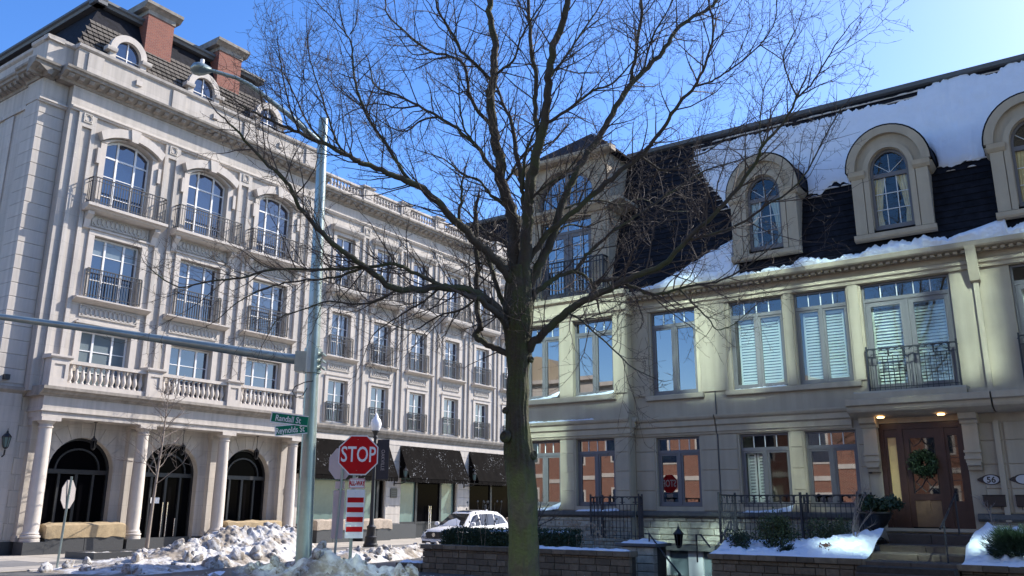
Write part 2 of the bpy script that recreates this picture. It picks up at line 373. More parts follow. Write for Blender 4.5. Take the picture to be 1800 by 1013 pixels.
# pavement before the pale building, raised behind a kerb, laid in slabs
pv = obj('pavement', None, None, kind='structure')
slab = MB().cbox(-1.22, 1.22, -1.22, 1.22, -0.06, 0).mesh('slab', M['walk'])
slabm = MB().add([(-.74,-.74,0),(.74,-.74,0),(.74,.74,0),(-.74,.74,0),(-.75,-.75,-.03),(.75,-.75,-.03),(.75,.75,-.03),(-.75,.75,-.03)], [(0,1,2,3),(4,5,1,0),(5,6,2,1),(6,7,3,2),(7,4,0,3)]).mesh('paving_slab', M['walk'])
pavm = MB().add([(-.74,-.74,0),(.74,-.74,0),(.74,.74,0),(-.74,.74,0),(-.75,-.75,-.03),(.75,-.75,-.03),(.75,.75,-.03),(-.75,.75,-.03)], [(0,1,2,3),(4,5,1,0),(5,6,2,1),(6,7,3,2),(7,4,0,3)]).mesh('paving_slab', M['pav'])
MB().box(-6, 36, -7.0, 1.3, -0.05, 0.0).build('pavement_bed', M['kerb'], pv).matrix_basis = ML
for i in range(26):
    for j in range(5):
        o = obj('paving_slab', pavm if j == 3 or (i < 2 and j == 2) else slabm, pv); o.matrix_basis = ML @ Matrix.Translation((-4.5+i*1.52, -0.4-j*1.52, 0.03 + random.uniform(-.002, .002)))
kb = obj('kerb', None, None, kind='structure')
for i in range(20):
    o = MB().cbox(0, 1.96, 0, 0.18, -0.05, 0.035, 0.02).build('kerb_stone', M['kerb'], kb); o.matrix_basis = ML @ Matrix.Translation((-4+i*2.0, -7.3, 0))
# the near corner: pavement and verge of the grey house
sheet('verge', [RWp(-24, -13.3), RWp(30, -13.3), RWp(30, -10.6), RWp(-17, -10.6)], 0.01, M['ground'])
sheet('near_pavement', [RWp(-17, -10.6), RWp(30, -10.6), RWp(30, -8.4), RWp(-17, -8.4)], 0.02, M['walk'])
sheet('front_garden', [RWp(-14, -8.4), RWp(30, -8.4), RWp(30, -4), RWp(-14, -4)], 0.012, M['ground'])
terr = sheet('terrace', [RWp(-4.2, -3.9), RWp(9, -3.9), RWp(9, 0), RWp(-4.2, 0)], 0.60, M['soil'])
sheet('garden_bed', [RWp(-13.2, -3.9), RWp(-7.6, -3.9), RWp(-7.6, 0.3), RWp(-13.2, 0.3)], 0.62, M['soil'])

# ------------------------------------------------------------------ pale building on the left
HB = thing('corner_building', 'pale limestone five-storey building with arcade, balconies, round dormers and brick chimneys', 'building', PL, LROT)
_pc = {}
def pane(root, w_, h_, c, mt, tilt=0.004):
    k = (round(w_, 3), round(h_, 3), mt.name)
    if k not in _pc:
        _pc[k] = MB().add([(-w_/2,0,-h_/2),(w_/2,0,-h_/2),(w_/2,0,h_/2),(-w_/2,0,h_/2)], [(0,1,2,3)]).mesh('pane', mt)
    return obj('pane', _pc[k], root, c, (random.uniform(-tilt, tilt), 0, random.uniform(-tilt, tilt)))
def window(root, c, hw, z0, z1, v, cols, rows, glass, frame, rise=0, fr_=0.075, mun=0.035, stile=0.085, name='window', blind=None, tilt=0.004):
    """casement: cols = list of light boundaries as fractions, rows = list of transom heights"""
    mb = MB(); a, b = c-hw, c+hw
    mb.box(a, a+fr_, v-.03, v+.05, z0, z1); mb.box(b-fr_, b, v-.03, v+.05, z0, z1)
    mb.box(a+fr_, b-fr_, v-.03, v+.05, z0, z0+fr_)
    if rise:
        p = segpath(c, hw, z1-rise, rise); q = segpath(c, hw-.02, z1-rise-.09, rise); mb.ring(p, q, v-.035, v+.05)
    else: mb.box(a+fr_, b-fr_, v-.03, v+.05, z1-fr_, z1)
    xs = [a] + [a+(b-a)*t for t in cols] + [b]; zs = [z0] + list(rows) + [z1]
    for x in xs[1:-1]: mb.box(x-stile/2, x+stile/2, v-.034, v+.05, z0+fr_, z1-(fr_ if not rise else .02))
    for i, z in enumerate(zs[1:-1]):
        t = mun if not (rise and i == len(zs)-3) else 0.07
        for j in range(len(xs)-1): mb.box(xs[j]+stile*.5, xs[j+1]-stile*.5, v-.02, v+.04, z-t/2, z+t/2)
    wn = mb.build(name, frame, root)
    for j in range(len(xs)-1):
        for i in range(len(zs)-1):
            g = blind if (blind and i == len(zs)-2) else glass
            pane(wn, xs[j+1]-xs[j]-.03, zs[i+1]-zs[i]-.01, ((xs[j]+xs[j+1])/2, v+.012, (zs[i]+zs[i+1])/2), g, tilt)
    return wn
def railing(root, name, u0, u1, v, z0, z1, step=0.125, side=None, mt=None):
    mb = MB(); mt = mt or M['iron']
    mb.box(u0, u1, v-.025, v+.025, z1-.04, z1); mb.box(u0, u1, v-.015, v+.015, z1-.20, z1-.175); mb.box(u0, u1, v-.015, v+.015, z0+.06, z0+.085)
    n = max(2, int(round((u1-u0)/step)))
    for i in range(n+1):
        x = u0+(u1-u0)*i/n; r = .024 if i in (0, n) or abs(i-n/2) < .6 else .0115
        mb.box(x-r, x+r, v-r*1.02, v+r*1.02, z0, z1-.041)
    if side is not None:
        for x in (u0, u1):
            mb.box(x-.022, x+.022, v+.03, side, z1-.043, z1-.003); mb.box(x-.014, x+.014, v+.02, side, z1-.2, z1-.176); mb.box(x-.014, x+.014, v+.02, side, z0+.06, z0+.084)
            k = max(1, int((side-v)/.125))
            for i in range(1, k+1):
                y = v+(side-v)*i/(k+.5); mb.box(x-.0115, x+.0115, y-.0115, y+.0115, z0, z1-.044)
    return mb.build(name, mt, root)
def lattice_mesh(L, H, name):
    mb = MB(); mb.box(-L/2, L/2, 0.038, 0.06, 0, H)
    t = .045
    mb.box(-L/2, L/2, -.012, .038, 0, t*.6); mb.box(-L/2, L/2, -.012, .038, H-t*.6, H); mb.box(-L/2, -L/2+t, -.012, .038, t*.6, H-t*.6); mb.box(L/2-t, L/2, -.012, .038, t*.6, H-t*.6)
    r = H/2-.03; n = max(1, int(round((L-2*r-.06)/r))); st = (L-2*r-.08)/max(1, n)
    for i in range(n+1):
        c = -L/2+r+.04+i*st if n > 0 else 0
        po = [(c+r*math.cos(a*math.pi/12), H/2+r*math.sin(a*math.pi/12)) for a in range(24)]
        pi = [(c+(r-.028)*math.cos(a*math.pi/12), H/2+(r-.028)*math.sin(a*math.pi/12)) for a in range(24)]
        mb.ring(po, pi, -.012, .039, closed=True)
    return mb.mesh(name, M['latt'])
LAT_L = lattice_mesh(2.6, 0.5, 'lattice_panel'); LAT_W = lattice_mesh(1.7, 0.42, 'lattice_panel'); LAT_S = lattice_mesh(0.40, 0.40, 'carved_square')
BAY = [1.74, 5.89, 10.04]; VW = 0.55; qv0 = VW+.4
# main wall of the projecting front
ops = []
for c in BAY: ops += [(c-1.1, c+1.1, 14.28, 17.68, .42), (c-1.1, c+1.1, 10.28, 13.02), (c-1.1, c+1.1, 6.45, 8.95)]
mw = wall_openings(MB(), -1.1, 12.75, 6.2, 19.45, VW, VW+.27, ops)
mw.box(-1.1, 12.75, VW+.3, 3.0, 6.2, 19.4); mw.add([(-1.1,VW,6.2),(-1.1,VW+.3,6.2),(-1.1,VW+.3,19.45),(-1.1,VW,19.45)], [(0,3,2,1)])
mw.build('wall', M['stone'], HB)
for bi, c in enumerate(BAY):
    T = [1/3-.03, 2/3+.03]
    window(HB, c, 1.09, 14.28, 17.66, VW+.25, T, [14.95, 15.85, 16.75], M['glass'], M['wframe'], rise=.42)
    window(HB, c, 1.09, 10.28, 13.0, VW+.25, T, [11.15, 12.25], M['glass'], M['wframe'], blind=M['glassb'] if bi == 0 else None)
    window(HB, c, 1.09, 6.46, 8.93, VW+.25, T, [7.2, 8.1], M['glassb'] if bi == 0 else M['glass'], M['wframe'])
    ar = MB()
    for (z0, z1) in ((14.28, 17.25), (10.28, 13.02), (6.45, 8.95)):
        ar.box(c-1.36, c-1.10, VW-.07, VW, z0, z1); ar.box(c+1.10, c+1.36, VW-.07, VW, z0, z1)
    for z1 in (13.02, 8.95): ar.box(c-1.36, c+1.36, VW-.075, VW, z1+.005, z1+.22); ar.box(c-1.42, c+1.42, VW-.14, VW, z1+.225, z1+.30)
    ar.box(c-1.52, c-1.37, VW-.16, VW, 16.2, 16.9); ar.box(c+1.37, c+1.52, VW-.16, VW, 16.2, 16.9)
    ar.build('architrave', M['stone2'], HB)
    hd = MB(); hd.ring(segpath(c, 1.55, 17.62, .52), segpath(c, 1.42, 17.26, .48), VW-.30, VW); hd.ring(segpath(c, 1.36, 17.24, .46), segpath(c, 1.10, 17.26, .42), VW-.1, VW)
    hd.build('window_hood', M['stone2'], HB)
    MB().prism([(c-.15, 17.62), (c+.15, 17.62), (c+.24, 18.2), (c-.24, 18.2)], VW-.36, VW-.02).build('keystone', M['stone2'], HB)
    bl = MB(); bl.run([(VW, 13.93), (.2, 13.93), (.05, 14.0), (0, 14.06), (-.12, 14.1), (-.12, 14.22), (VW, 14.26)], c-1.85, c+1.85)
    bl.build('balcony_slab', M['stone2'], HB)
    for s in (-1, 1):
        MB().run([(VW, 13.2), (VW-.12, 13.25), (VW-.2, 13.6), (.15, 13.8), (.15, 13.93), (VW, 13.93)], c+s*1.55-.13, c+s*1.55+.13).build('balcony_bracket', M['stone2'], HB)
    railing(HB, 'balcony_railing', c-1.72, c+1.72, -.02, 14.26, 15.42, side=VW)
    obj('lattice_panel', LAT_L, HB, (c, VW-.045, 13.42))
    railing(HB, 'window_railing', c-1.24, c+1.24, VW-.12, 10.34, 11.56)
    MB().run([(VW, 10.02), (.42, 10.04), (.3, 10.1), (.14, 10.16), (.14, 10.22), (VW, 10.26)], c-1.7, c+1.7).build('sill', M['stone2'], HB)
    obj('lattice_panel', LAT_L, HB, (c, VW-.045, 9.47))
    MB().box(c-1.3, c+1.3, VW-.06, VW, 9.27, 9.34).build('moulding', M['stone2'], HB)
# pilasters with sunk panels, between the bays
for c in (-.33, 3.815, 7.965, 12.12):
    pm = MB(); z0, z1 = 6.4, 17.78; f = VW-.11
    pm.box(c-.42, c-.24, f, VW, z0, z1); pm.box(c+.18, c+.36, f, VW, z0, z1); pm.box(c-.24, c+.18, f, VW, 17.62, z1); pm.box(c-.24, c+.18, f, VW, z0, z0+.8)
    pm.box(c-.42, c+.36, f, VW, z1+.003, 18.24); pm.build('pilaster', M['stone'], HB)
    obj('carved_square', LAT_S, HB, (c-.03, f-.03, 17.83))
# frieze mouldings, cornice, modillions
FR = [(VW, 18.24), (VW-.1, 18.24), (VW-.12, 18.3), (VW-.18, 18.33), (VW-.18, 18.4), (VW-.05, 18.44), (VW, 18.5)]
MB().run(FR, -1.1, 12.75).build('frieze_moulding', M['stone2'], HB)
def cprof(v, z=19.35):
    return [(v+.1, z), (v-.06, z), (v-.1, z+.08), (v-.1, z+.1), (v-.42, z+.3), (v-.5, z+.32), (v-.52, z+.42), (v-.6, z+.46), (v-.62, z+.55), (v+.1, z+.62)]
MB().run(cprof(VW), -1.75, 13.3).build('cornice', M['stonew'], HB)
MB().box(-1.72, -1.12, VW+.12, qv0+.1, 19.36, 19.95).build('cornice_return', M['stonew'], HB)
modm = MB().run([(.12, -.17), (-.24, -.14), (-.3, -.05), (-.3, 0), (.12, 0)], -.11, .11).mesh('modillion', M['stonew'])
for i in range(33): obj('modillion', modm, HB, (-1.45+i*.45, VW-.13, 19.62))
# parapet with coping, blocks and raised panels
pp = MB(); pp.box(-1.1, 12.9, VW+.02, VW+.5, 19.97, 21.15); pp.run([(VW+.55, 21.15), (VW-.02, 21.15), (VW-.1, 21.22), (VW-.12, 21.34), (VW+.55, 21.38)], -1.15, 12.95)
pp.build('parapet', M['stone'], HB)
for c in BAY:
    MB().box(c-.14, c+.14, VW-.07, VW+.02, 20.55, 20.8).build('parapet_block', M['stone2'], HB)
for c in (-.33, 3.815, 7.965, 12.12): MB().box(c-.35, c+.35, VW-.05, VW+.02, 19.98, 21.1).build('parapet_panel', M['stone'], HB)
# corner pier, set back, in coursed blocks ; the side wall runs back from it
qv = VW+.4; core = MB().box(-2.17, -1.1, qv+.03, 2.1, 0.0, 19.4); core.box(-2.1, 3.0, 2.05, 16, 0, 19.4); core.build('pier_core', M['stone'], HB)
qm = MB().cbox(-.54, .54, 0, 1.2, 0, .555, .018).mesh('stone_block', M['stone'])
for i in range(21): obj('stone_block', qm, HB, (-1.66, qv, 6.45+i*.567))
MB().box(-2.2, -1.12, qv-.02, 2.2, 18.42, 19.38).build('pier_frieze', M['stone'], HB)
MB().run([(a-VW+qv, b) for a, b in FR], -2.3, -1.12).build('frieze_moulding', M['stone2'], HB)
MB().run([(a-VW+qv, b) for a, b in cprof(VW)], -2.85, -1.78).build('cornice', M['stonew'], HB)
for i in range(3): obj('modillion', modm, HB, (-2.5+i*.4, qv-.13, 19.62))
sp = [(-2.2-(a-VW)*-1 if False else -2.2+(a-VW), b) for a, b in cprof(VW)]
MB().run([(x, z) for x, z in sp], qv-.5, 2.3, 'v').build('cornice', M['stonew'], HB)
MB().run([(x+.12, z) for x, z in sp], 2.3, 16, 'v').build('cornice', M['stonew'], HB)
for i in range(26): obj('modillion', modm, HB, (-2.2-.13+(.12 if i > 3 else 0), qv+.1+i*.45, 19.62), (0, 0, R(-90)))
pq = MB(); pq.box(-2.2, -1.1, qv+.02, 2.3, 19.97, 21.15); pq.box(-2.08, -1.5, 2.3, 16, 19.97, 21.05)
pq.run([(qv+.3, 21.15), (qv-.02, 21.15), (qv-.1, 21.22), (qv-.12, 21.34), (qv+.3, 21.38)], -2.32, -1.16)
pq.run([(-1.6, 21.152), (-2.22, 21.152), (-2.3, 21.222), (-2.32, 21.342), (-1.6, 21.382)], qv-.1, 2.3, 'v'); pq.run([(-1.4, 21.05), (-2.1, 21.05), (-2.18, 21.12), (-2.2, 21.24), (-1.4, 21.28)], 2.3, 16, 'v')
pq.build('parapet', M['stone'], HB)
sd = MB()
for y in (3.2, 7.4, 11.6): sd.box(-2.16, -2.09, y, y+.8, 6.4, 18.2)
sd.box(-2.18, -2.08, 2.2, 16, 18.25, 18.42); sd.build('side_pilaster', M['stone'], HB)
for y in (5.7, 9.9):
    for z0, z1 in ((14.2, 17.2), (10.2, 13), (6.4, 8.9)):
        wn = MB().box(-2.15, -2.08, y-1.1, y+1.1, z0, z1).build('side_window', M['wframe'], HB)
        for k in range(3):
            MB().add([(-2.158, y-1+k*.68, z0+.08), (-2.158, y-.4+k*.68, z0+.08), (-2.158, y-.4+k*.68, z1-.08), (-2.158, y-1+k*.68, z1-.08)], [(0, 3, 2, 1)]).build('pane', M['glass'], wn)
# mansard roof behind the parapet: sloping faces, ridge trim, shingles, round dormers, chimneys
rf = MB(); ZB, ZT = 20.4, 25.35
A = [(-1.4, 1.2, ZB), (12.4, 1.2, ZB), (12.4, 16, ZB), (-1.4, 16, ZB)]; B = [(.95, 3.5, ZT), (10.1, 3.5, ZT), (10.1, 14, ZT), (.95, 14, ZT)]
rf.add(A+B, [(0,1,5,4),(1,2,6,5),(2,3,7,6),(3,0,4,7),(4,5,6,7)])
roof = rf.build('roof', M['slate'], HB)
tr = MB(); tr.run([(3.15, ZT-.1), (3.1, ZT+.02), (3.0, ZT+.08), (3.0, ZT+.2), (3.6, ZT+.25), (3.6, ZT-.1)], .45, 10.5); tr.run([(.6, ZT-.1), (.55, ZT+.02), (.45, ZT+.08), (.45, ZT+.2), (1.05, ZT+.25), (1.05, ZT-.1)], 3.0, 14, 'v')
tr.build('ridge_trim', M['leadtrim'], roof)
sh = MB().add([(-.125,-.05,0),(.125,-.05,0),(.125,.015,.30),(-.125,.015,.30),(-.125,0,0),(.125,0,0)], [(0,1,2,3),(4,5,1,0)]).mesh('shingle', M['shingle'])
ang = math.atan2(3.5-1.2, ZT-ZB); cnt = 0; big = MB()
for r_ in range(11):
    z = ZB+.75+r_*.27; y = 1.2+(z-ZB)*math.tan(ang); xl = -1.4+(z-ZB)*(.95+1.4)/(ZT-ZB)
    x = xl+.15+(r_ % 2)*.14
    while x < 11.9-(z-ZB)*.45:
        if cnt < 298 and not (r_ > 8):
            obj('shingle', sh, roof, (x, y-.02, z), (-ang, 0, 0)); cnt += 1
        else:
            mm = Matrix.Translation((x, y-.02, z)) @ Matrix.Rotation(-ang, 4, 'X')
            big.add([mm @ Vector(q) for q in ((-.13,-.035,0),(.13,-.035,0),(.13,.02,.30),(-.13,.02,.30))], [(0,1,2,3)])
        x += .285
big.build('shingles', M['shingle'], roof, kind='stuff')
for c in BAY:
    d = thing_part = obj('dormer', None, HB)
    b = MB(); b.ring(arcpath(c, .92, 21.3, 22.55, .92, 20), arcpath(c, .62, 21.3, 22.5, .66, 20), 1.72, 1.95); b.ring(arcpath(c, .80, 21.3, 22.52, .80, 20), arcpath(c, .60, 21.3, 22.5, .64, 20), 1.95, 3.4)
    b.run([(1.6, 22.32), (1.56, 22.42), (1.56, 22.5), (1.95, 22.52), (1.95, 22.3)], c-1.12, c-.63); b.run([(1.6, 22.32), (1.56, 22.42), (1.56, 22.5), (1.95, 22.52), (1.95, 22.3)], c+.63, c+1.12)
    b.build('surround', M['stone2'], d, smooth=40)
    g = MB(); p = arcpath(c, .64, 21.3, 22.5, .68, 16); g.prism(p, 1.93, 1.94); g.build('pane', M['glass'], d)
    g = MB(); g.box(c-.025, c+.025, 1.88, 1.925, 21.3, 23.15); g.box(c-.62, c+.62, 1.885, 1.925, 22.28, 22.32); g.build('glazing_bar', M['wframe'], d)
for c in (3.7, 7.9):
    ch = obj('chimney', None, HB)
    MB().box(c-.72, c+.72, 2.7, 4.0, 21.6, 25.75).build('stack', M['brick'], ch)
    k = MB(); k.box(c-.76, c+.76, 2.66, 4.04, 25.75, 25.98); k.run([(2.66, 25.98), (2.5, 26.12), (2.4, 26.18), (2.4, 26.34), (4.3, 26.34), (4.3, 26.18), (4.04, 25.98)], c-1.02, c+1.02); k.box(c-.6, c+.6, 2.8, 3.9, 26.34, 26.55); k.build('cap', M['stonew'], ch)
    MB().box(c-.85, c+.85, 2.2, 2.75, 22.1, 22.45).build('flashing', M['leadtrim'], ch)

# ---- arcade and portico on the ground floor
VA = 1.15; AR = []
for i, c in enumerate(BAY): AR.append((c-1.38, c+1.38, .0 if i == 1 else .25, 4.57, 1.38))
aw = wall_openings(MB(), -2.2, 12.75, 0, 6.2, VA, VA+.4, AR); aw.build('arcade_wall', M['stone'], HB)
for c in BAY:
    n = 11
    for i in range(n):                                     # voussoirs
        a0, a1 = math.pi*(i+.03)/n, math.pi*(i+.97)/n
        ro0 = min(1.95/max(abs(math.cos(a0)), .01), 5.18-3.19 if True else 0, 2.02); ro1 = min(1.95/max(abs(math.cos(a1)), .01), 2.02)
        MB().prism([(c+1.40*math.cos(a0), 3.19+1.40*math.sin(a0)), (c+ro0*math.cos(a0), 3.19+min(ro0*math.sin(a0), 1.98)), (c+ro1*math.cos(a1), 3.19+min(ro1*math.sin(a1), 1.98)), (c+1.40*math.cos(a1), 3.19+1.40*math.sin(a1))], VA-.025, VA).build('voussoir', M['stone'], HB)
    f = MB(); f.ring(arcpath(c, 1.38, .25, 3.19, 1.38, 20), arcpath(c, 1.28, .25, 3.19, 1.28, 20), VA+.3, VA+.42)
    f.box(c-1.28, c+1.28, VA+.28, VA+.42, 3.1, 3.28); f.box(c-.06, c+.06, VA+.3, VA+.42, .25, 3.1); f.ring(arcpath(c, .95, 3.28, 3.3, .85, 16), arcpath(c, .88, 3.28, 3.3, .78, 16), VA+.3, VA+.4)
    for s in (-1, 1): f.box(c+s*.72-.05, c+s*.72+.05, VA+.3, VA+.42, .25, 3.1)
    sf = f.build('shopfront_frame', M['dark'], HB)
    MB().prism(arcpath(c, 1.37, .05, 3.19, 1.37, 20), VA+.40, VA+.43).build('pane', M['shopglass'], sf)
hd = MB()
for s in (-.12, .12, .55): hd.tube([(5.89+s, VA+.2, .5 if s < .5 else .3), (5.89+s, VA+.2, 2.0 if s < .5 else 1.3)], .022, 8)
hd.build('door_handle', M['chrome'], HB)
MB().box(5.2, 5.62, VA+.27, VA+.28, 1.95, 2.2).build('door_notice', M['white'], HB)
# coursed blocks of the wall beside the portico
bm1 = MB().cbox(-.66, .66, 0, .1, 0, .6, .015).mesh('stone_block', M['stone'])
for i in range(9): obj('stone_block', bm1, HB, (-1.52 if i % 2 else -1.62, VA-.025, .55+i*.615), scale=(1 if i % 2 else .92, 1, 1))
for i in range(9): obj('stone_block', bm1, HB, (-.55 if i % 2 else -.68, VA-.022, .55+i*.615), scale=(.43 if i % 2 else .46, 1, 1))
MB().box(-2.25, 13.2, VA-.06, VA+.0, 0, .5).build('plinth', M['plinth'], HB)
colm = MB().lathe([(.36, .5), (.36, .6), (.33, .62), (.37, .66), (.37, .72), (.31, .76), (.33, .8), (.30, .83), (.275, .9), (.28, 1.6), (.272, 2.8), (.255, 3.8), (.235, 4.78), (.27, 4.80), (.27, 4.84), (.235, 4.86), (.235, 4.94), (.28, 4.97), (.34, 5.05)], 24).box(-.38, .38, -.38, .38, 5.05, 5.2).mesh('column', M['stone2'], 35)
for c in (-.33, 3.82, 7.97, 12.12):
    k = obj('column', colm, HB, (c, .36, 0)); MB().box(c-.4, c+.4, 0, .72, 0, .5).build('pedestal', M['plinth'], HB)
    p = MB(); p.box(c-.28, c+.28, VA-.3, VA, .5, 4.9); p.box(c-.34, c+.34, VA-.36, VA, 4.9, 5.2); p.box(c-.34, c+.34, VA-.36, VA, .5, .72); p.build('pilaster', M['stone'], HB)
en = MB(); en.box(-.72, 12.5, .02, VA, 5.2, 5.46); en.box(-.75, 12.53, -.03, VA, 5.463, 6.0); en.box(-.8, 12.58, -.06, VA, 5.42, 5.47)
en.build('entablature', M['stone'], HB)
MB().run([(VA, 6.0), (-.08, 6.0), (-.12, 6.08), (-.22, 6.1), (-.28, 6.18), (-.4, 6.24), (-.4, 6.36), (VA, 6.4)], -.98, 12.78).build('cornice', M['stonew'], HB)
MB().run([(VA+.05, 6.0), (VA-.1, 6.02), (VA-.2, 6.1), (VA-.3, 6.2), (VA-.3, 6.33), (VA+.05, 6.37)], -2.5, -.99).build('cornice', M['stonew'], HB)
balm = MB().lathe([(.085, 0), (.085, .05), (.06, .07), (.05, .10), (.075, .16), (.105, .26), (.10, .34), (.07, .46), (.048, .58), (.048, .66), (.07, .68), (.07, .71), (.05, .73), (.08, .76)], 12).mesh('baluster', M['stone2'], 40)
bs = MB().box(-.72, 12.5, -.02, .28, 6.4, 6.6).box(-.3, 12.1, -.02, .28, 7.36, 7.5); bs.build('balustrade_rail', M['stone2'], HB)
for i in range(3):
    for k in range(13): obj('baluster', balm, HB, (-.33+i*4.15+.55+k*.254, .13, 6.6))
for c in (-.33, 3.82, 7.97, 12.12):
    p = MB(); p.box(c-.36, c-.22, -.1, .42, 6.4, 7.5); p.box(c+.22, c+.36, -.1, .42, 6.4, 7.5); p.box(c-.22, c+.22, -.1, .42, 6.4, 6.72); p.box(c-.22, c+.22, -.1, .42, 7.28, 7.5); p.box(c-.22, c+.22, -.05, .42, 6.72, 7.28)
    p.run([(.5, 7.5), (-.14, 7.5), (-.2, 7.56), (-.2, 7.64), (.5, 7.68)], c-.46, c+.46); p.build('balustrade_pedestal', M['stone2'], HB)
dk = MB().box(-.6, 12.4, .3, VW+.3, 6.1, 6.42); dk.build('terrace_deck', M['stone'], HB)

# ---- long wing
VG = 1.2; WC = [15.75+3.36*k for k in range(6)]; UE = 34.3
ops = []
for c in WC: ops += [(c-.74, c+.74, 13.95, 17.1), (c-.74, c+.74, 10.05, 12.55), (c-.74, c+.74, 6.35, 8.72)]
ww = wall_openings(MB(), 12.75, UE, 6.2, 19.0, VG, VG+.25, ops); ww.box(12.75, UE, VG+.28, 9, 6.2, 19); ww.build('wing_wall', M['stone'], HB)
for k, c in enumerate(WC):
    window(HB, c, .73, 13.96, 17.08, VG+.22, [.5], [15.0, 16.1], M['glass'], M['wframe'])
    window(HB, c, .73, 10.06, 12.53, VG+.22, [.5], [10.9, 11.7], M['glass'], M['wframe'])
    window(HB, c, .73, 6.36, 8.70, VG+.22, [.5], [7.1, 7.9], M['glass'], M['wframe'])
    ar = MB()
    for z0, z1 in ((13.95, 17.1), (10.05, 12.55), (6.35, 8.72)):
        ar.box(c-.98, c-.74, VG-.06, VG, z0, z1); ar.box(c+.74, c+.98, VG-.06, VG, z0, z1); ar.box(c-.98, c+.98, VG-.065, VG, z1+.004, z1+.2)
    ar.run([(VG, 17.3), (VG-.2, 17.32), (VG-.34, 17.48), (VG-.36, 17.6), (VG, 17.64)], c-1.2, c+1.2); ar.build('architrave', M['stone2'], HB)
    MB().run([(VG, 13.55), (.7, 13.58), (.55, 13.7), (.52, 13.82), (.52, 13.9), (VG, 13.93)], c-1.3, c+1.3).build('balcony_slab', M['stone2'], HB)
    for s in (-1, 1): MB().run([(VG, 12.9), (VG-.15, 12.95), (VG-.25, 13.3), (.75, 13.45), (.75, 13.55), (VG, 13.55)], c+s*1.1-.1, c+s*1.1+.1).build('balcony_bracket', M['stone2'], HB)
    railing(HB, 'balcony_railing', c-1.2, c+1.2, .6, 13.93, 15.0, side=VG)
    obj('lattice_panel', LAT_W, HB, (c, VG-.045, 13.05))
    railing(HB, 'window_railing', c-.9, c+.9, VG-.12, 10.1, 11.2); railing(HB, 'window_railing', c-.86, c+.86, VG-.12, 6.38, 7.45)
    MB().run([(VG, 9.78), (VG-.12, 9.8), (VG-.3, 9.88), (VG-.36, 9.92), (VG-.36, 9.98), (VG, 10.02)], c-1.25, c+1.25).build('sill', M['stone2'], HB)
    obj('lattice_panel', LAT_W, HB, (c, VG-.045, 9.22)); MB().box(c-1.0, c+1.0, VG-.12, VG-.07, 8.93, 9.02).build('moulding', M['stone2'], HB)
    u = c+1.68
    p = MB(); p.box(u-.33, u-.14, VG-.1, VG, 6.35, 17.5); p.box(u+.14, u+.33, VG-.1, VG, 6.35, 17.5); p.box(u-.33, u+.33, VG-.1, VG, 17.503, 18.2); p.build('pilaster', M['stone'], HB)
    obj('carved_square', LAT_S, HB, (u, VG-.13, 17.7))
MB().run([(a-VW+VG, b) for a, b in FR], 12.75, UE).build('frieze_moulding', M['stone2'], HB)
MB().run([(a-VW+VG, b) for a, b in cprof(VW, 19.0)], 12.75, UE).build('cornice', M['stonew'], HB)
for i in range(41): obj('modillion', modm, HB, (13.4+i*.5, VG-.13, 19.27))
b2 = MB(); b2.box(13.3, UE, VG-.45, VG-.2, 19.62, 19.74); b2.box(13.3, UE, VG-.45, VG-.2, 20.3, 20.42); b2.build('balustrade_rail', M['stone2'], HB)
for k in range(6):
    c = 16.95+3.36*k
    p = MB().box(c-.42, c+.42, VG-.5, VG-.1, 19.62, 20.45); p.box(c-.28, c+.28, VG-.53, VG-.5, 19.8, 20.3); p.run([(VG, 20.45), (VG-.55, 20.45), (VG-.6, 20.5), (VG-.6, 20.56), (VG, 20.6)], c-.5, c+.5); p.build('balustrade_pedestal', M['stone2'], HB)
    for j in range(10): obj('baluster', balm, HB, (c-.42-.16-j*.26, VG-.32, 19.74), scale=(.9, .9, .74))
sc_ = MB()
for k in range(7): sc_.box(18.2, 24.6, 3.4, 3.46, 20.3+k*.2, 20.42+k*.2)
sc_.box(18.1, 18.25, 3.38, 3.5, 19.6, 21.7); sc_.box(24.6, 24.75, 3.38, 3.5, 19.6, 21.7); sc_.box(18.1, 24.75, 3.5, 6, 19.6, 21.6); sc_.build('rooftop_screen', M['leadtrim'], HB)
# pavilion closing the wing, with its own mansard
pw = wall_openings(MB(), 34.3, 47, 0, 19.45, VW, VW+.25, [(35.2, 37.4, 14.3, 17.6, .42), (35.2, 37.4, 10.3, 13), (35.2, 37.4, 6.5, 8.9)]); pw.box(34.3, 47, VW+.3, 12, 0, 19.4); pw.add([(34.3, VW, 0), (34.3, VW+.3, 0), (34.3, VW+.3, 19.45), (34.3, VW, 19.45)], [(0, 3, 2, 1)]); pw.build('pavilion_wall', M['stone'], HB)
for z0, z1, r_ in ((14.3, 17.58, .42), (10.3, 12.98, 0), (6.5, 8.88, 0)): window(HB, 36.3, 1.09, z0, z1, VW+.22, [.3, .7], [z0+.9, z0+1.8], M['glass'], M['wframe'], rise=r_)
MB().run(cprof(VW), 33.7, 47).build('cornice', M['stonew'], HB); MB().run([(34.3+a-VW, b) for a, b in cprof(VW)], VW-.5, 8, 'v').build('cornice', M['stonew'], HB)
MB().box(34.3, 47, VW+.02, VW+.4, 19.97, 21.2).box(34.28, 34.7, VW+.42, 9, 19.97, 21.18).build('parapet', M['stone'], HB)
pr2 = MB(); pr2.add([(34.4, 1.2, 20.2), (47, 1.2, 20.2), (47, 13, 20.2), (34.4, 13, 20.2), (35.6, 3.2, 24.6), (45, 3.2, 24.6), (45, 11, 24.6), (35.6, 11, 24.6)], [(0, 1, 5, 4), (1, 2, 6, 5), (2, 3, 7, 6), (3, 0, 4, 7), (4, 5, 6, 7)])
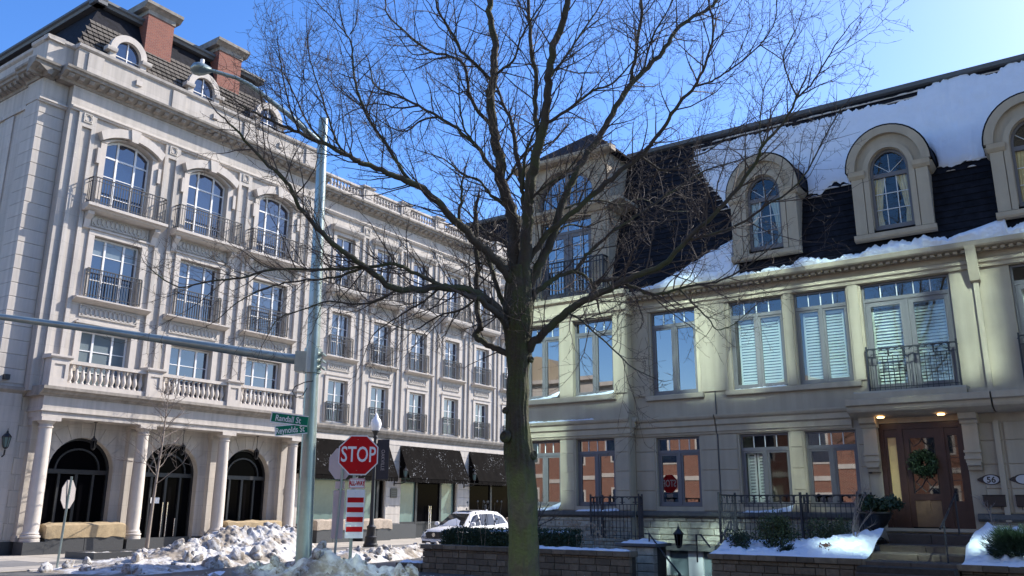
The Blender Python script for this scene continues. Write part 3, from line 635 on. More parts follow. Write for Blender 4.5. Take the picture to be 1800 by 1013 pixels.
pr2o = pr2.build('pavilion_roof', M['slate'], HB); MB().run([(35.3, 24.5), (35.2, 24.62), (35.2, 24.78), (35.8, 24.82), (35.8, 24.5)], 2.9, 11.4, 'v').run([(2.9, 24.5), (2.8, 24.62), (2.8, 24.78), (3.4, 24.82), (3.4, 24.5)], 35.81, 45.3).build('ridge_trim', M['leadtrim'], pr2o)
# shops of the wing
ops = [(13.4, 19.95, .85, 4.3), (21.3, 26.65, .02, 4.3), (28.0, 33.3, .02, 4.3)]
sw = wall_openings(MB(), 12.75, UE, 0, 6.2, VG, VG+.3, ops); sw.build('shop_wall', M['stone'], HB)
MB().run([(VG, 5.75), (VG-.08, 5.78), (VG-.14, 5.9), (VG-.25, 6.0), (VG-.3, 6.12), (VG-.3, 6.2), (VG, 6.25)], 12.75, UE).build('cornice', M['stonew'], HB)
MB().box(12.75, UE, VG-.05, VG, 5.42, 5.7).build('fascia_band', M['stone2'], HB)
for u0, u1 in ((20.0, 21.26), (26.7, 27.95), (33.35, 34.6)):
    bm2 = MB().cbox(u0, u1, VG-.03, VG+.1, 0, .5, .014).mesh('stone_block', M['stone'])
    for i in range(9): obj('stone_block', bm2, HB, (0, 0, .9+i*.51))
    MB().box(u0-.02, u1+.02, VG-.06, VG+.05, 0, .86).build('plinth', M['plinth'], HB)
MB().box(12.8, 19.98, VG-.05, VG+.02, 0, .84).build('plinth', M['plinth'], HB)
def shopwin(u0, u1, z0, cuts, mats, zt=3.3):
    f = MB(); v = VG+.2
    f.box(u0, u1, v-.06, v+.06, 4.2, 4.3); f.box(u0, u1, v-.06, v+.06, zt, zt+.1)
    xs = [u0]+cuts+[u1]
    for x in xs: f.box(max(u0, x-.09), min(u1, x+.09), v-.07, v+.07, z0, 4.2)
    f.box(u0, u1, v-.06, v+.06, z0, z0+.12); fo = f.build('shopfront_frame', M['dark'], HB)
    for i in range(len(xs)-1):
        pane(fo, xs[i+1]-xs[i]-.1, zt-z0, ((xs[i]+xs[i+1])/2, v+.02, (z0+zt)/2), M[mats[i]]); pane(fo, xs[i+1]-xs[i]-.1, 4.2-zt, ((xs[i]+xs[i+1])/2, v+.02, (zt+4.2)/2), M['shopglass'] if mats[i] == 'shopglass' else M['frosted'])
    return fo
shopwin(13.4, 19.95, .85, [16.6, 19.5], ['frosted', 'frosted', 'shopglass'])
s2 = shopwin(21.3, 26.65, .85, [22.9, 25.2], ['frosted', 'shopglass', 'frosted'])
MB().box(21.3, 22.8, VG, VG+.25, 0, .85).box(25.3, 26.65, VG, VG+.25, 0, .85).build('stall_riser', M['plinth'], HB)
MB().box(22.9, 25.2, VG+.2, VG+.26, 0.02, .86).build('door_kickplate', M['dark'], HB)
hd = MB()
for x in (24.02, 24.18): hd.tube([(x, VG+.05, .5), (x, VG+.05, 1.9)], .03, 8)
hd.build('door_handle', M['chrome'], HB)
shopwin(28.0, 33.3, .02, [30.6], ['shopglass', 'shopglass'])
pl = MB().prism([(20.42, 2.35), (20.9, 2.35), (20.95, 2.42), (20.95, 2.83), (20.9, 2.9), (20.42, 2.9), (20.37, 2.83), (20.37, 2.42)], VG-.07, VG-.03).build('wall_plaque', M['plaque'], HB)
for i in range(3): MB().box(20.46, 20.86, VG-.074, VG-.071, 2.47+i*.12, 2.49+i*.12).build('plaque_line', M['leadtrim'], pl)
for u0, u1 in ((13.2, 20.1), (21.1, 26.9), (27.85, 33.6)):
    aw = obj('awning', None, HB); n = 7; vb, zb = .32, 3.5
    for i in range(n):
        a, b = u0+(u1-u0)*i/n, u0+(u1-u0)*(i+1)/n
        q = MB(); rows = 6; sag = lambda t, s: -.03*math.sin(math.pi*t)-.025*math.sin(math.pi*s)
        vs = []
        for r_ in range(rows+1):
            t = r_/rows
            for c_ in range(5):
                s_ = c_/4; vs.append((a+(b-a)*s_, VG-.02+(vb-VG)*t, 5.42+(zb-5.42)*t+sag(t, s_)))
        q.add(vs, [(r_*5+c_, r_*5+c_+1, (r_+1)*5+c_+1, (r_+1)*5+c_) for r_ in range(rows) for c_ in range(4)])
        q.build('awning_panel', M['awning'], aw, smooth=60)
    v_ = MB()
    k = int((u1-u0)/.22)
    for i in range(k):
        a, b = u0+(u1-u0)*i/k, u0+(u1-u0)*(i+1)/k; y = vb+.015*math.sin(i*1.9)
        v_.add([(a, vb-.002, zb), (b, vb-.002, zb), (b, y, zb-.22), ((a+b)/2, y-.01, zb-.26), (a, y, zb-.22)], [(0, 1, 2, 3, 4)])
    v_.build('valance', M['awning'], aw)
    for x in (u0, u1): MB().add([(x, VG, 5.42), (x, vb, zb), (x, VG, zb)], [(0, 1, 2)]).build('awning_side', M['awning'], aw)
MB().tube([(13.0, VG-.15, 3.3), (13.0, VG-.02, 3.3)], .06, 8).build('camera_housing', M['dark'], HB)
MB().box(-1.95, -1.75, qv-.2, qv-.02, 6.55, 6.75).build('floodlight', M['dark'], HB)
MB().prism([(-2.02, 2.5), (-1.85, 2.4), (-1.65, 2.5), (-1.6, 2.7), (-1.65, 2.95), (-1.85, 3.05), (-2.02, 2.95), (-2.08, 2.7)], VA-.08, VA-.03).build('wall_plaque', M['plaque'], HB)
# ------------------------------------------------------------------ grey house on the right
TH = thing('grey_townhouse', 'grey stucco townhouse terrace with dark mansard roof, arched dormers and patches of snow', 'building', PR, RROT)
def cwin(c0, c1, z0, z1, v, transom, kind, name='window', rows=None, tpanes=4):
    """two-leaf casement under a glazed transom with pale muntins"""
    mb = MB(); f = .055; mid = (c0+c1)/2; sw = .06 if name == 'window' else .13; mm_ = .04
    mb.box(c0, c0+f, v-.04, v+.05, z0, z1); mb.box(c1-f, c1, v-.04, v+.05, z0, z1); mb.box(c0+f, c1-f, v-.04, v+.05, z0, z0+f); mb.box(c0+f, c1-f, v-.04, v+.05, z1-.05, z1)
    mb.box(c0+f, c1-f, v-.05, v+.05, transom-.05, transom+.05); mb.box(mid-mm_, mid+mm_, v-.05, v+.05, z0+f, transom-.05)
    for a, b in ((c0+f, mid-mm_), (mid+mm_, c1-f)):
        mb.box(a+.004, a+sw, v-.025, v+.04, z0+f, transom-.05); mb.box(b-sw, b-.004, v-.025, v+.04, z0+f, transom-.05); mb.box(a+sw, b-sw, v-.025, v+.04, z0+f, z0+f+sw*1.1); mb.box(a+sw, b-sw, v-.025, v+.04, transom-.05-sw, transom-.05)
    wn = mb.build(name, M['gframe'], TH)
    g = M[kind]
    for a, b in ((c0+f+sw, mid-mm_-sw), (mid+mm_+sw, c1-f-sw)):
        pane(wn, b-a, transom-.05-z0-f-2.1*sw, ((a+b)/2, v+.01, (z0+f+.1*sw+transom-.05)/2), g, .006)
    pane(wn, c1-c0-2*f, z1-.05-transom-.05, (mid, v+.01, (z1+transom)/2), g, .006)
    mu = MB()
    for i in range(1, tpanes): x = c0+f+(c1-c0-2*f)*i/tpanes; mu.box(x-.012, x+.012, v-.012, v+.005, transom+.05, z1-.05)
    mu.build('muntin', M['muntin'], wn)
    return wn
def shutters(c0, c1, z0, z1, v):
    s = obj('shutter', None, TH); mid = (c0+c1)/2
    for a, b in ((c0+.1, mid-.02), (mid+.02, c1-.1)):
        fm = MB().box(a, a+.05, v, v+.03, z0, z1).box(b-.05, b, v, v+.03, z0, z1).box(a+.05, b-.05, v, v+.03, z0, z0+.07).box(a+.05, b-.05, v, v+.03, z1-.07, z1)
        fm.build('shutter_frame', M['shutter'], s)
        n = int((z1-z0-.14)/.085)
        lm = MB().add([(-(b-a)/2+.052, -.028, -.034), ((b-a)/2-.052, -.028, -.034), ((b-a)/2-.052, .028, .034), (-(b-a)/2+.052, .028, .034)], [(0, 1, 2, 3)]).mesh('slat', M['shutter'])
        for i in range(n): obj('slat', lm, s, ((a+b)/2, v+.02, z0+.07+.085*(i+.5)))
    return s
# openings of the flat front
G = [(-7.4, -6.0), (-4.78, -3.36), (-2.92, -1.56)]            # ground floor windows
F2 = [(-7.45, -5.95), (-4.86, -3.26), (-2.93, -1.47)]
ops = [(a, b, 1.92, 3.95) for a, b in G] + [(a, b, 5.25, 7.88) for a, b in F2] + [(-1.08, 1.13, 4.9, 7.88), (-1.0, 1.02, 1.4, 4.06), (2.5, 4.7, 4.9, 7.88), (-7.25, -5.4, -.4, .78)]
wl = wall_openings(MB(), -8.12, 9, -.4, 8.3, 0, .2, ops); wl.build('wall', M['stucco'], TH)
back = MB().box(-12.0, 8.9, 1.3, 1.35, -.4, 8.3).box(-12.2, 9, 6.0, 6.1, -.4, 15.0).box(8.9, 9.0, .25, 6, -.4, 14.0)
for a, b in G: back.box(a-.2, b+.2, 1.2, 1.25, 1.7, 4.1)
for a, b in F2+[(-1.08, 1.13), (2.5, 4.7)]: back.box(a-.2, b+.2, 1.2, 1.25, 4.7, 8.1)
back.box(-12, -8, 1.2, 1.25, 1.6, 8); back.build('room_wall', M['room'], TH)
sep = MB()
for x in (-8.1, -5.6, -3.1, -1.3, 1.3, 5): sep.box(x, x+.05, .24, 1.2, 1.6, 8.2)
sep.box(-12, 9, .24, 1.2, 4.2, 4.6); sep.box(-12, 9, .24, 1.2, 8.1, 8.15); sep.box(-12, 9, .24, 1.2, 1.5, 1.6); sep.build('room_partition', M['room'], TH)
cwin(*G[0], 1.93, 3.94, .14, 3.52, 'mirrorpane'); cwin(*G[1], 1.93, 3.94, .14, 3.52, 'pane'); cwin(*G[2], 1.93, 3.94, .14, 3.52, 'mirrorpane')
cwin(*F2[0], 5.26, 7.87, .14, 7.42, 'mirrorpane'); cwin(*F2[1], 5.26, 7.87, .14, 7.42, 'pane2'); cwin(*F2[2], 5.26, 7.87, .14, 7.42, 'pane2')
cwin(-1.07, 1.12, 4.91, 7.87, .14, 7.42, 'pane2', 'french_window', tpanes=5); cwin(2.51, 4.69, 4.91, 7.87, .14, 7.42, 'pane', 'french_window', tpanes=5)
shutters(-4.78, -3.34, 5.36, 7.3, .26); shutters(-2.86, -1.54, 5.36, 7.3, .26); shutters(-1.0, 1.05, 5.05, 7.3, .26); shutters(2.58, 4.62, 5.05, 7.3, .26); shutters(G[1][0]+.02, (G[1][0]+G[1][1])/2+.05, 2.0, 3.45, .26)
for i, (a, b) in enumerate(F2): MB().cbox(a-.2, b+.2, -.12, 0, 5.08, 5.23, .015).build('sill', M['stucco2'], TH)
# ground-floor blocks between the openings
zc = [1.80, 2.375, 2.955, 3.53, 3.98]
for a, b in ((-8.1, -7.45), (-5.95, -5.43), (-5.40, -4.83), (-3.31, -2.97), (-1.51, -1.32), (1.34, 1.86), (1.88, 3.6), (3.62, 5.3)):
    for i in range(4):
        MB().cbox(a+.008, b-.008, -.028, .0, zc[i]+.006, zc[i+1]-.006, .01).build('stone_block', M['stucco'], TH)
# string course between the storeys, upper frieze, eaves
ST = [(0, 3.99), (-.05, 3.99), (-.07, 4.05), (-.1, 4.07), (-.1, 4.22), (-.16, 4.26), (-.16, 4.40), (-.22, 4.44), (-.25, 4.5), (-.25, 4.54), (0, 4.56)]
MB().run(ST, -8.08, -5.44).build('string_course', M['stucco2'], TH); MB().run(ST, -5.40, -1.62).build('string_course', M['stucco2'], TH)
for a, b in ((-5.82, -4.98), (-3.2, -2.98), (-1.42, -1.14), (-8.1, -7.52)): MB().cbox(a, b, -.05, 0, 5.24, 7.9, .012).build('pier', M['stucco'], TH)
MB().run([(0, 7.9), (-.07, 7.9), (-.09, 7.98), (-.14, 8.02), (-.14, 8.1), (-.06, 8.14), (-.06, 8.3), (0, 8.3)], -8.1, 9).build('frieze_moulding', M['stucco2'], TH)
MB().run([(0, 8.3), (-.2, 8.3), (-.2, 8.33), (-.42, 8.36), (-.46, 8.36), (-.5, 8.4), (-.52, 8.5), (-.5, 8.52), (-.2, 8.48), (0, 8.52)], -8.0, 9).build('gutter', M['stucco2'], TH)
dm = MB().box(-.05, .05, -.34, -.16, 8.27, 8.335).mesh('eaves_block', M['stucco2'])
for i in range(70): obj('eaves_block', dm, TH, (-7.8+i*.18, 0, 0))
dsp = MB(); dsp.box(1.68, 1.80, -.12, -.04, 1.6, 4.0); dsp.box(1.68, 1.80, -.12, -.04, 4.6, 7.62); dsp.run([(-.5, 8.4), (-.34, 8.4), (-.12, 7.85), (-.02, 7.6), (-.1, 7.5), (-.2, 7.55), (-.3, 7.8)], 1.62, 1.86)
dsp.build('downspout', M['stucco2'], TH)
MB().box(-5.43, -5.405, -.035, .0, 1.8, 8.3).build('party_joint', M['sill_dark'], TH)
# canopy over the door, french-window slab, corbels, downlights
MB().run([(0, 4.2), (-.55, 4.2), (-.7, 4.24), (-.86, 4.3), (-.9, 4.36), (-.9, 4.44), (-1.0, 4.47), (-1.0, 4.62), (-.96, 4.63), (0, 4.66)], -1.52, 1.78).build('canopy', M['stucco2'], TH)
MB().run([(0, 4.2), (-.55, 4.2), (-.7, 4.24), (-.86, 4.3), (-.9, 4.36), (-.9, 4.44), (-1.0, 4.47), (-1.0, 4.62), (-.96, 4.63), (0, 4.66)], 1.82, 8).build('canopy', M['stucco2'], TH)
MB().run([(0, 4.66), (-.72, 4.66), (-.72, 4.80), (-.66, 4.85), (0, 4.88)], -1.36, 1.28).build('balcony_slab', M['stucco2'], TH); MB().run([(0, 4.66), (-.60, 4.66), (-.60, 4.76), (0, 4.8)], 1.3, 8).build('balcony_slab', M['stucco2'], TH)
for c in (-1.16, 1.18):
    cb = MB(); cb.box(c-.17, c+.17, -.25, 0, 3.0, 3.95); cb.run([(0, 2.82), (-.16, 2.82), (-.2, 2.9), (-.28, 2.93), (-.28, 3.0), (0, 3.0)], c-.15, c+.15)
    cb.run([(0, 3.95), (-.30, 3.95), (-.33, 4.02), (-.45, 4.06), (-.5, 4.2), (0, 4.2)], c-.2, c+.2); cb.box(c-.19, c+.19, -.29, -.2, 3.08, 3.16); cb.box(c-.19, c+.19, -.29, -.2, 3.24, 3.3); cb.build('corbel', M['stucco2'], TH)
for x in (-.8, .62):
    MB().lathe([(.085, 0), (.085, .02), (.0, .025)], 16, (x, -.5, 4.165)).build('downlight', M['lit'], TH)
# juliet railing before the french windows
def scroll(mb, c, v, z, s, r=.012):
    for k in (-1, 1):
        pts = [(c+k*s*(1-.75*t)*math.cos(.3+4.6*t)*.5+k*s*.25, v, z+s*.42*(1-.7*t)*math.sin(.3+4.6*t)) for t in [i/11 for i in range(12)]]
        mb.tube(pts, r, 4, cap=False)
    mb.box(c-.02, c+.02, v-.02, v+.02, z-s*.35, z+s*.35)
def scroll_rail(root, name, p0, p1, z0, z1, step=.125, post=.022, band=.22):
    """wrought-iron panel with a scroll band between two plan points (local)"""
    (ua, va), (ub, vb) = p0, p1; L = math.hypot(ub-ua, vb-va); mb = MB()
    mb.box(0, L, -.02, .02, z1-.03, z1); mb.box(0, L, -.013, .013, z1-band-.02, z1-band); mb.box(0, L, -.013, .013, z0+.08, z0+.1)
    n = max(2, int(round(L/step)))
    for i in range(n+1):
        x = L*i/n; r = post if i in (0, n) else .008
        mb.box(x-r, x+r, -r*1.03, r*1.03, z0, (z1+.06 if i in (0, n) else z1-band-.01))
    k = max(1, int(L/.36))
    for i in range(k): scroll(mb, L*(i+.5)/k, 0, z1-.03-(band-.03)/2, min(.30, L/k*.85))
    o = mb.build(name, M['iron'], root); o.location = (ua, va, 0); o.rotation_euler = (0, 0, math.atan2(vb-va, ub-ua)); return o
scroll_rail(TH, 'window_railing', (-1.06, -.12), (1.12, -.12), 4.9, 6.05); scroll_rail(TH, 'window_railing', (2.5, -.12), (4.7, -.12), 4.9, 6.05)
# dark band and rubble basement
MB().run([(0, 1.60), (-.08, 1.60), (-.14, 1.66), (-.14, 1.76), (0, 1.79)], -8.1, -1.05).build('band', M['sill_dark'], TH); MB().run([(0, 1.60), (-.08, 1.60), (-.14, 1.66), (-.14, 1.76), (0, 1.79)], 1.1, 9).build('band', M['sill_dark'], TH)
rb = obj('basement_wall', None, TH); rnd = random.Random(3)
def rubble(u0, u1, z0, z1, v, skip=None):
    z = z0
    while z < z1-.05:
        h = min(rnd.choice((.11, .15, .19)), z1-z); u = u0
        while u < u1-.04:
            L = min(rnd.uniform(.22, .6), u1-u)
            if not (skip and skip(u+L/2, z+h/2)): MB().cbox(u+.006, u+L-.006, v-rnd.uniform(.025, .06), v, z+.006, z+h-.006, .018).build('stone', M['rubble'], rb)
            u += L
        z += h
rubble(-8.1, -1.3, .85, 1.6, 0.0); rubble(1.2, 3.2, .9, 1.6, 0.0)
lt = MB().box(-7.4, -5.2, -.14, 0, .68, .84); lt.build('lintel', M['sill_dark'], TH)
bw = MB().box(-7.25, -7.15, .08, .16, -.4, .68).box(-6.55, -6.1, .08, .16, -.4, .68).box(-5.5, -5.4, .08, .16, -.4, .68); bo = bw.build('basement_window', M['wframe'], TH)
pane(bo, .6, 1.06, (-6.85, .15, .14), M['glassb'], 0); pane(bo, .6, 1.06, (-5.8, .15, .14), M['glassb'], 0)
# front door with sidelights
dr = MB(); v = .1
dr.box(-1.0, -.88, v-.06, v+.08, 1.42, 4.05); dr.box(.9, 1.02, v-.06, v+.08, 1.42, 4.05); dr.box(-.88, .9, v-.06, v+.08, 3.9, 4.05); dr.box(-.53, -.42, v-.06, v+.08, 1.42, 3.9); dr.box(.44, .55, v-.06, v+.08, 1.42, 3.9)
for a, b in ((-.88, -.53), (.55, .9)): dr.box(a, b, v-.02, v+.05, 1.42, 2.08); dr.box(a, a+.07, v-.02, v+.05, 2.08, 3.9); dr.box(b-.07, b, v-.02, v+.05, 2.08, 3.9); dr.box(a+.07, b-.07, v-.02, v+.05, 3.7, 3.9)
dr.build('door_frame', M['wood'], TH)
dl = MB(); dl.box(-.42, -.29, v-.03, v+.04, 1.45, 3.9); dl.box(.31, .44, v-.03, v+.04, 1.45, 3.9); dl.box(-.29, .31, v-.03, v+.04, 3.66, 3.9); dl.box(-.29, .31, v-.03, v+.04, 2.1, 2.26)
door = dl.build('door', M['wood'], TH)
lp = MB(); lp.box(-.29, .31, v-.03, v+.04, 1.45, 1.72); lp.box(-.03, .05, v-.03, v+.04, 1.72, 2.1); lp.box(-.29, -.03, v-.005, v+.03, 1.72, 2.1); lp.box(.05, .31, v-.005, v+.03, 1.72, 2.1); lp.build('door_panel', M['wood2'], door)
pane(door, .6, 1.4, (.01, v+.01, 2.96), M['doorpane'], 0); pane(door, .22, 1.62, (-.705, v+.02, 2.89), M['amber'], 0); pane(door, .22, 1.62, (.725, v+.02, 2.89), M['doorpane'], 0)
gi = MB()
for k in (-1, 1):
    gi.tube([(.01+k*.02, v-.01, 2.3), (.01+k*.24, v-.01, 2.55), (.01+k*.05, v-.01, 2.75)], .012, 4); gi.tube([(.01+k*.29, v-.01, 2.3), (.01+k*.1, v-.01, 2.45), (.01+k*.0, v-.01, 2.62)], .012, 4); gi.tube([(.01+k*.28, v-.01, 3.6), (.01+k*.2, v-.01, 3.45), (.01+k*.05, v-.01, 3.55), (.01, v-.01, 3.65)], .012, 4); gi.tube([(.01+k*.285, v-.012, 2.27), (.01+k*.285, v-.012, 3.65)], .009, 4)
gi.build('door_grille', M['iron'], door)
sg = MB()
for k in range(5): sg.box(.62, .83, v, v+.012, 2.3+k*.28, 2.31+k*.28)
sg.build('sidelight_came', M['iron'], door)
MB().box(-1.05, 1.05, -.12, .1, 1.34, 1.42).build('threshold', M['stucco2'], TH)
MB().box(-1.32, -1.24, -.06, 0, 2.78, 2.95).build('door_bell', M['dark'], TH)
# bay at the left end: piers, windows, cornice
BV = -.40
ops = [(-11.95, -10.6, 1.92, 3.98), (-10.02, -8.62, 1.92, 3.98), (-11.95, -10.6, 5.36, 7.82), (-10.08, -8.58, 5.36, 7.82)]
bw = wall_openings(MB(), -12.3, -8.1, -.4, 8.3, BV, BV+.25, ops)
bw.add([(-8.1, BV, -.4), (-8.1, .02, -.4), (-8.1, .02, 8.3), (-8.1, BV, 8.3)], [(0, 1, 2, 3)]); bw.box(-12.28, -12.1, BV+.02, 9, -.4, 8.3); bw.build('bay_wall', M['stucco'], TH)
for a, b in ((-11.94, -10.61), (-10.01, -8.63)): cwin(a, b, 1.93, 3.97, BV+.18, 3.55, 'mirrorpane')
for a, b in ((-11.94, -10.61), (-10.07, -8.59)): cwin(a, b, 5.37, 7.81, BV+.18, 7.4, 'mirrorpane')
for a, b in ((-12.28, -12.0), (-10.56, -10.06), (-8.58, -8.12)):
    for i in range(4): MB().cbox(a+.008, b-.008, BV-.028, BV, zc[i]+.006, zc[i+1]-.006, .01).build('stone_block', M['stucco'], TH)
    MB().cbox(a, b, BV-.05, BV, 5.35, 7.85, .012).build('pier', M['stucco'], TH)
MB().run([(a+BV, b+.02) for a, b in ST], -12.3, -8.02).build('string_course', M['stucco2'], TH); MB().run([(-8.1-a, b+.02) for a, b in ST], BV+.005, -.26, 'v').build('string_course', M['stucco2'], TH)
MB().cbox(-12.3, -8.5, BV-.14, BV, 5.16, 5.34, .015).build('sill', M['stucco2'], TH)
MB().run([(BV, 7.86), (BV-.07, 7.86), (BV-.09, 7.94), (BV-.16, 8.0), (BV-.16, 8.12), (BV-.1, 8.16), (BV-.1, 8.46), (BV-.2, 8.52), (BV-.2, 8.66), (.2, 8.72), (.2, 7.86)], -12.35, -8.04).build('cornice', M['stucco2'], TH)
MB().run([(BV, 1.60), (BV-.08, 1.60), (BV-.14, 1.66), (BV-.14, 1.76), (BV, 1.79)], -12.3, -8.0).build('band', M['sill_dark'], TH); rubble(-12.3, -8.1, .62, 1.6, BV)
# tower storey above the bay with balcony door, arched window and hipped roof
TV = -.22; TC = -10.42; th = 1.68
ops = [(TC-1.02, TC+1.02, 8.76, 11.55), (TC-1.15, TC+1.15, 12.0, 13.35, .95)]
tw = wall_openings(MB(), TC-th, TC+th, 8.7, 13.75, TV, TV+.25, ops)
for x, s in ((TC+th, 1), (TC-th, -1)): tw.add([(x, TV, 8.7), (x, 2.6, 8.7), (x, 2.6, 13.75), (x, TV, 13.75)], [(0, 1, 2, 3) if s > 0 else (0, 3, 2, 1)])
tw.box(TC-th+.05, TC+th-.05, TV+.7, TV+.75, 8.7, 13.7); tw.build('tower_wall', M['stucco'], TH)
cwin(TC-1.0, TC+1.0, 8.78, 11.53, TV+.18, 11.1, 'mirrorpane', 'french_window')
mu = MB()
for c in (TC-.5, TC+.5):
    mu.box(c-.012, c+.012, TV+.165, TV+.18, 9.0, 10.95)
    for k in range(4): mu.box(c-.3, c+.3, TV+.165, TV+.18, 9.35+k*.42, 9.374+k*.42)
mu.build('muntin', M['muntin'], TH)
uw = MB(); uw.ring(arcpath(TC, 1.14, 12.0, 12.4, .94, 16), arcpath(TC, 1.05, 12.0, 12.4, .85, 16), TV+.12, TV+.25); uw.box(TC-1.1, TC+1.1, TV+.12, TV+.25, 12.0, 12.1); uw.box(TC-.06, TC+.06, TV+.14, TV+.24, 12.1, 13.25)
for k in (-.7, -.35, .35, .7): uw.box(TC+k-.012, TC+k+.012, TV+.16, TV+.2, 12.1, 13.0)
uw.box(TC-1.05, TC+1.05, TV+.16, TV+.2, 12.55, 12.575); ao = uw.build('arched_window', M['gframe'], TH); MB().prism(arcpath(TC, 1.1, 12.05, 12.4, .9, 16), TV+.2, TV+.21).build('pane', M['mirrorpane'], ao)
tt = MB(); tt.ring(arcpath(TC, 1.45, 11.95, 12.4, 1.2, 16), arcpath(TC, 1.16, 11.95, 12.4, .96, 16), TV-.08, TV); tt.run([(TV, 11.6), (TV-.1, 11.62), (TV-.2, 11.74), (TV-.28, 11.8), (TV-.28, 11.9), (TV, 11.94)], TC-th-.25, TC+th+.25); tt.build('tower_moulding', M['stucco2'], TH)
MB().run([(TC+th, 11.6), (TC+th+.1, 11.62), (TC+th+.3, 11.74), (TC+th+.62, 11.8), (TC+th+.62, 11.9), (TC+th, 11.94)], TV-.26, 1.6, 'v').build('side_eave', M['stucco2'], TH)
for s in (-1, 1): MB().cbox(TC+s*1.4-.2, TC+s*1.4+.2, TV-.06, TV, 8.72, 11.58, .012).build('pier', M['stucco'], TH)
hr = MB(); e = .3; ap = (TC, 1.75, 15.55)
q = [(TC-th-e, TV-e, 13.72), (TC+th+e, TV-e, 13.72), (TC+th+e, 3.7, 13.72), (TC-th-e, 3.7, 13.72)]
hr.add(q+[ap], [(0, 1, 4), (2, 3, 4), (3, 0, 4), (3, 2, 1, 0)]); hr.build('tower_roof', M['slate'], TH)
rr = MB(); rr.add([q[1], q[2], ap], [(0, 1, 2)])
for k in range(14):                                     # ribs of the right-hand slope
    t = (k+.5)/14; a = Vector(q[1]).lerp(Vector(q[2]), t); b = a + (Vector(ap)-Vector((q[1][0], 1.75, 13.72)))*(1-abs(2*t-1)*1.0)
    rr.tube([a+Vector((.02, 0, .02)), b+Vector((.02, 0, .02))], .02, 4)
rr.build('ribbed_slope', M['ribbed'], TH)
MB().run([(TV-.36, 13.6), (TV-.42, 13.66), (TV-.42, 13.76), (TV, 13.8), (TV, 13.6)], TC-th-.35, TC+th+.35).build('tower_eave', M['stucco2'], TH)
tr_ = railing(TH, 'balcony_railing', TC-1.35, TC+1.62, TV-.32, 8.74, 9.95, .125, side=TV)
# mansard
mz0, mz1, mv0, mv1 = 8.47, 14.05, -.28, 1.5
def mv(z): return mv0+(z-mz0)/(mz1-mz0)*(mv1-mv0)
ms = MB(); ms.add([(-8.75, mv0, mz0), (9, mv0, mz0), (9, mv1, mz1), (-8.75, mv1, mz1), (-8.75, 6, 15.0), (9, 6, 15.0)], [(0, 1, 2, 3), (3, 2, 5, 4)])
ms.add([(-12.2, .3, 8.7), (-8.75, .3, 8.7), (-8.75, mv1, mz1), (-12.2, mv1, mz1)], [(0, 1, 2, 3)]); ms.add([(-12.2, .3, 8.3), (-12.2, 8, 8.3), (-12.2, 8, 14), (-12.2, mv1, mz1)], [(0, 1, 2, 3)])
mansard = ms.build('mansard_roof', M['slate'], TH)
MB().run([(mv1-.05, 13.98), (mv1-.14, 14.02), (mv1-.16, 14.14), (mv1+.1, 14.2), (mv1+.1, 13.98)], -8.75, 9).build('ridge_flashing', M['leadtrim'], mansard)
# slate courses: every course is a strip with its own lower edge
cs = MB()
k = 0; z = mz0+.12
while z < mz1-.1:
    cs.add([(-8.75, mv(z)-.03, z), (9, mv(z)-.03, z), (9, mv(z+.2)-.004, z+.2), (-8.75, mv(z+.2)-.004, z+.2)], [(0, 1, 2, 3)]); cs.add([(-8.75, mv(z)-.03, z), (9, mv(z)-.03, z), (9, mv(z), z-.004), (-8.75, mv(z), z-.004)], [(0, 3, 2, 1)]); z += .2
cs.build('slate_courses', M['slate'], mansard)
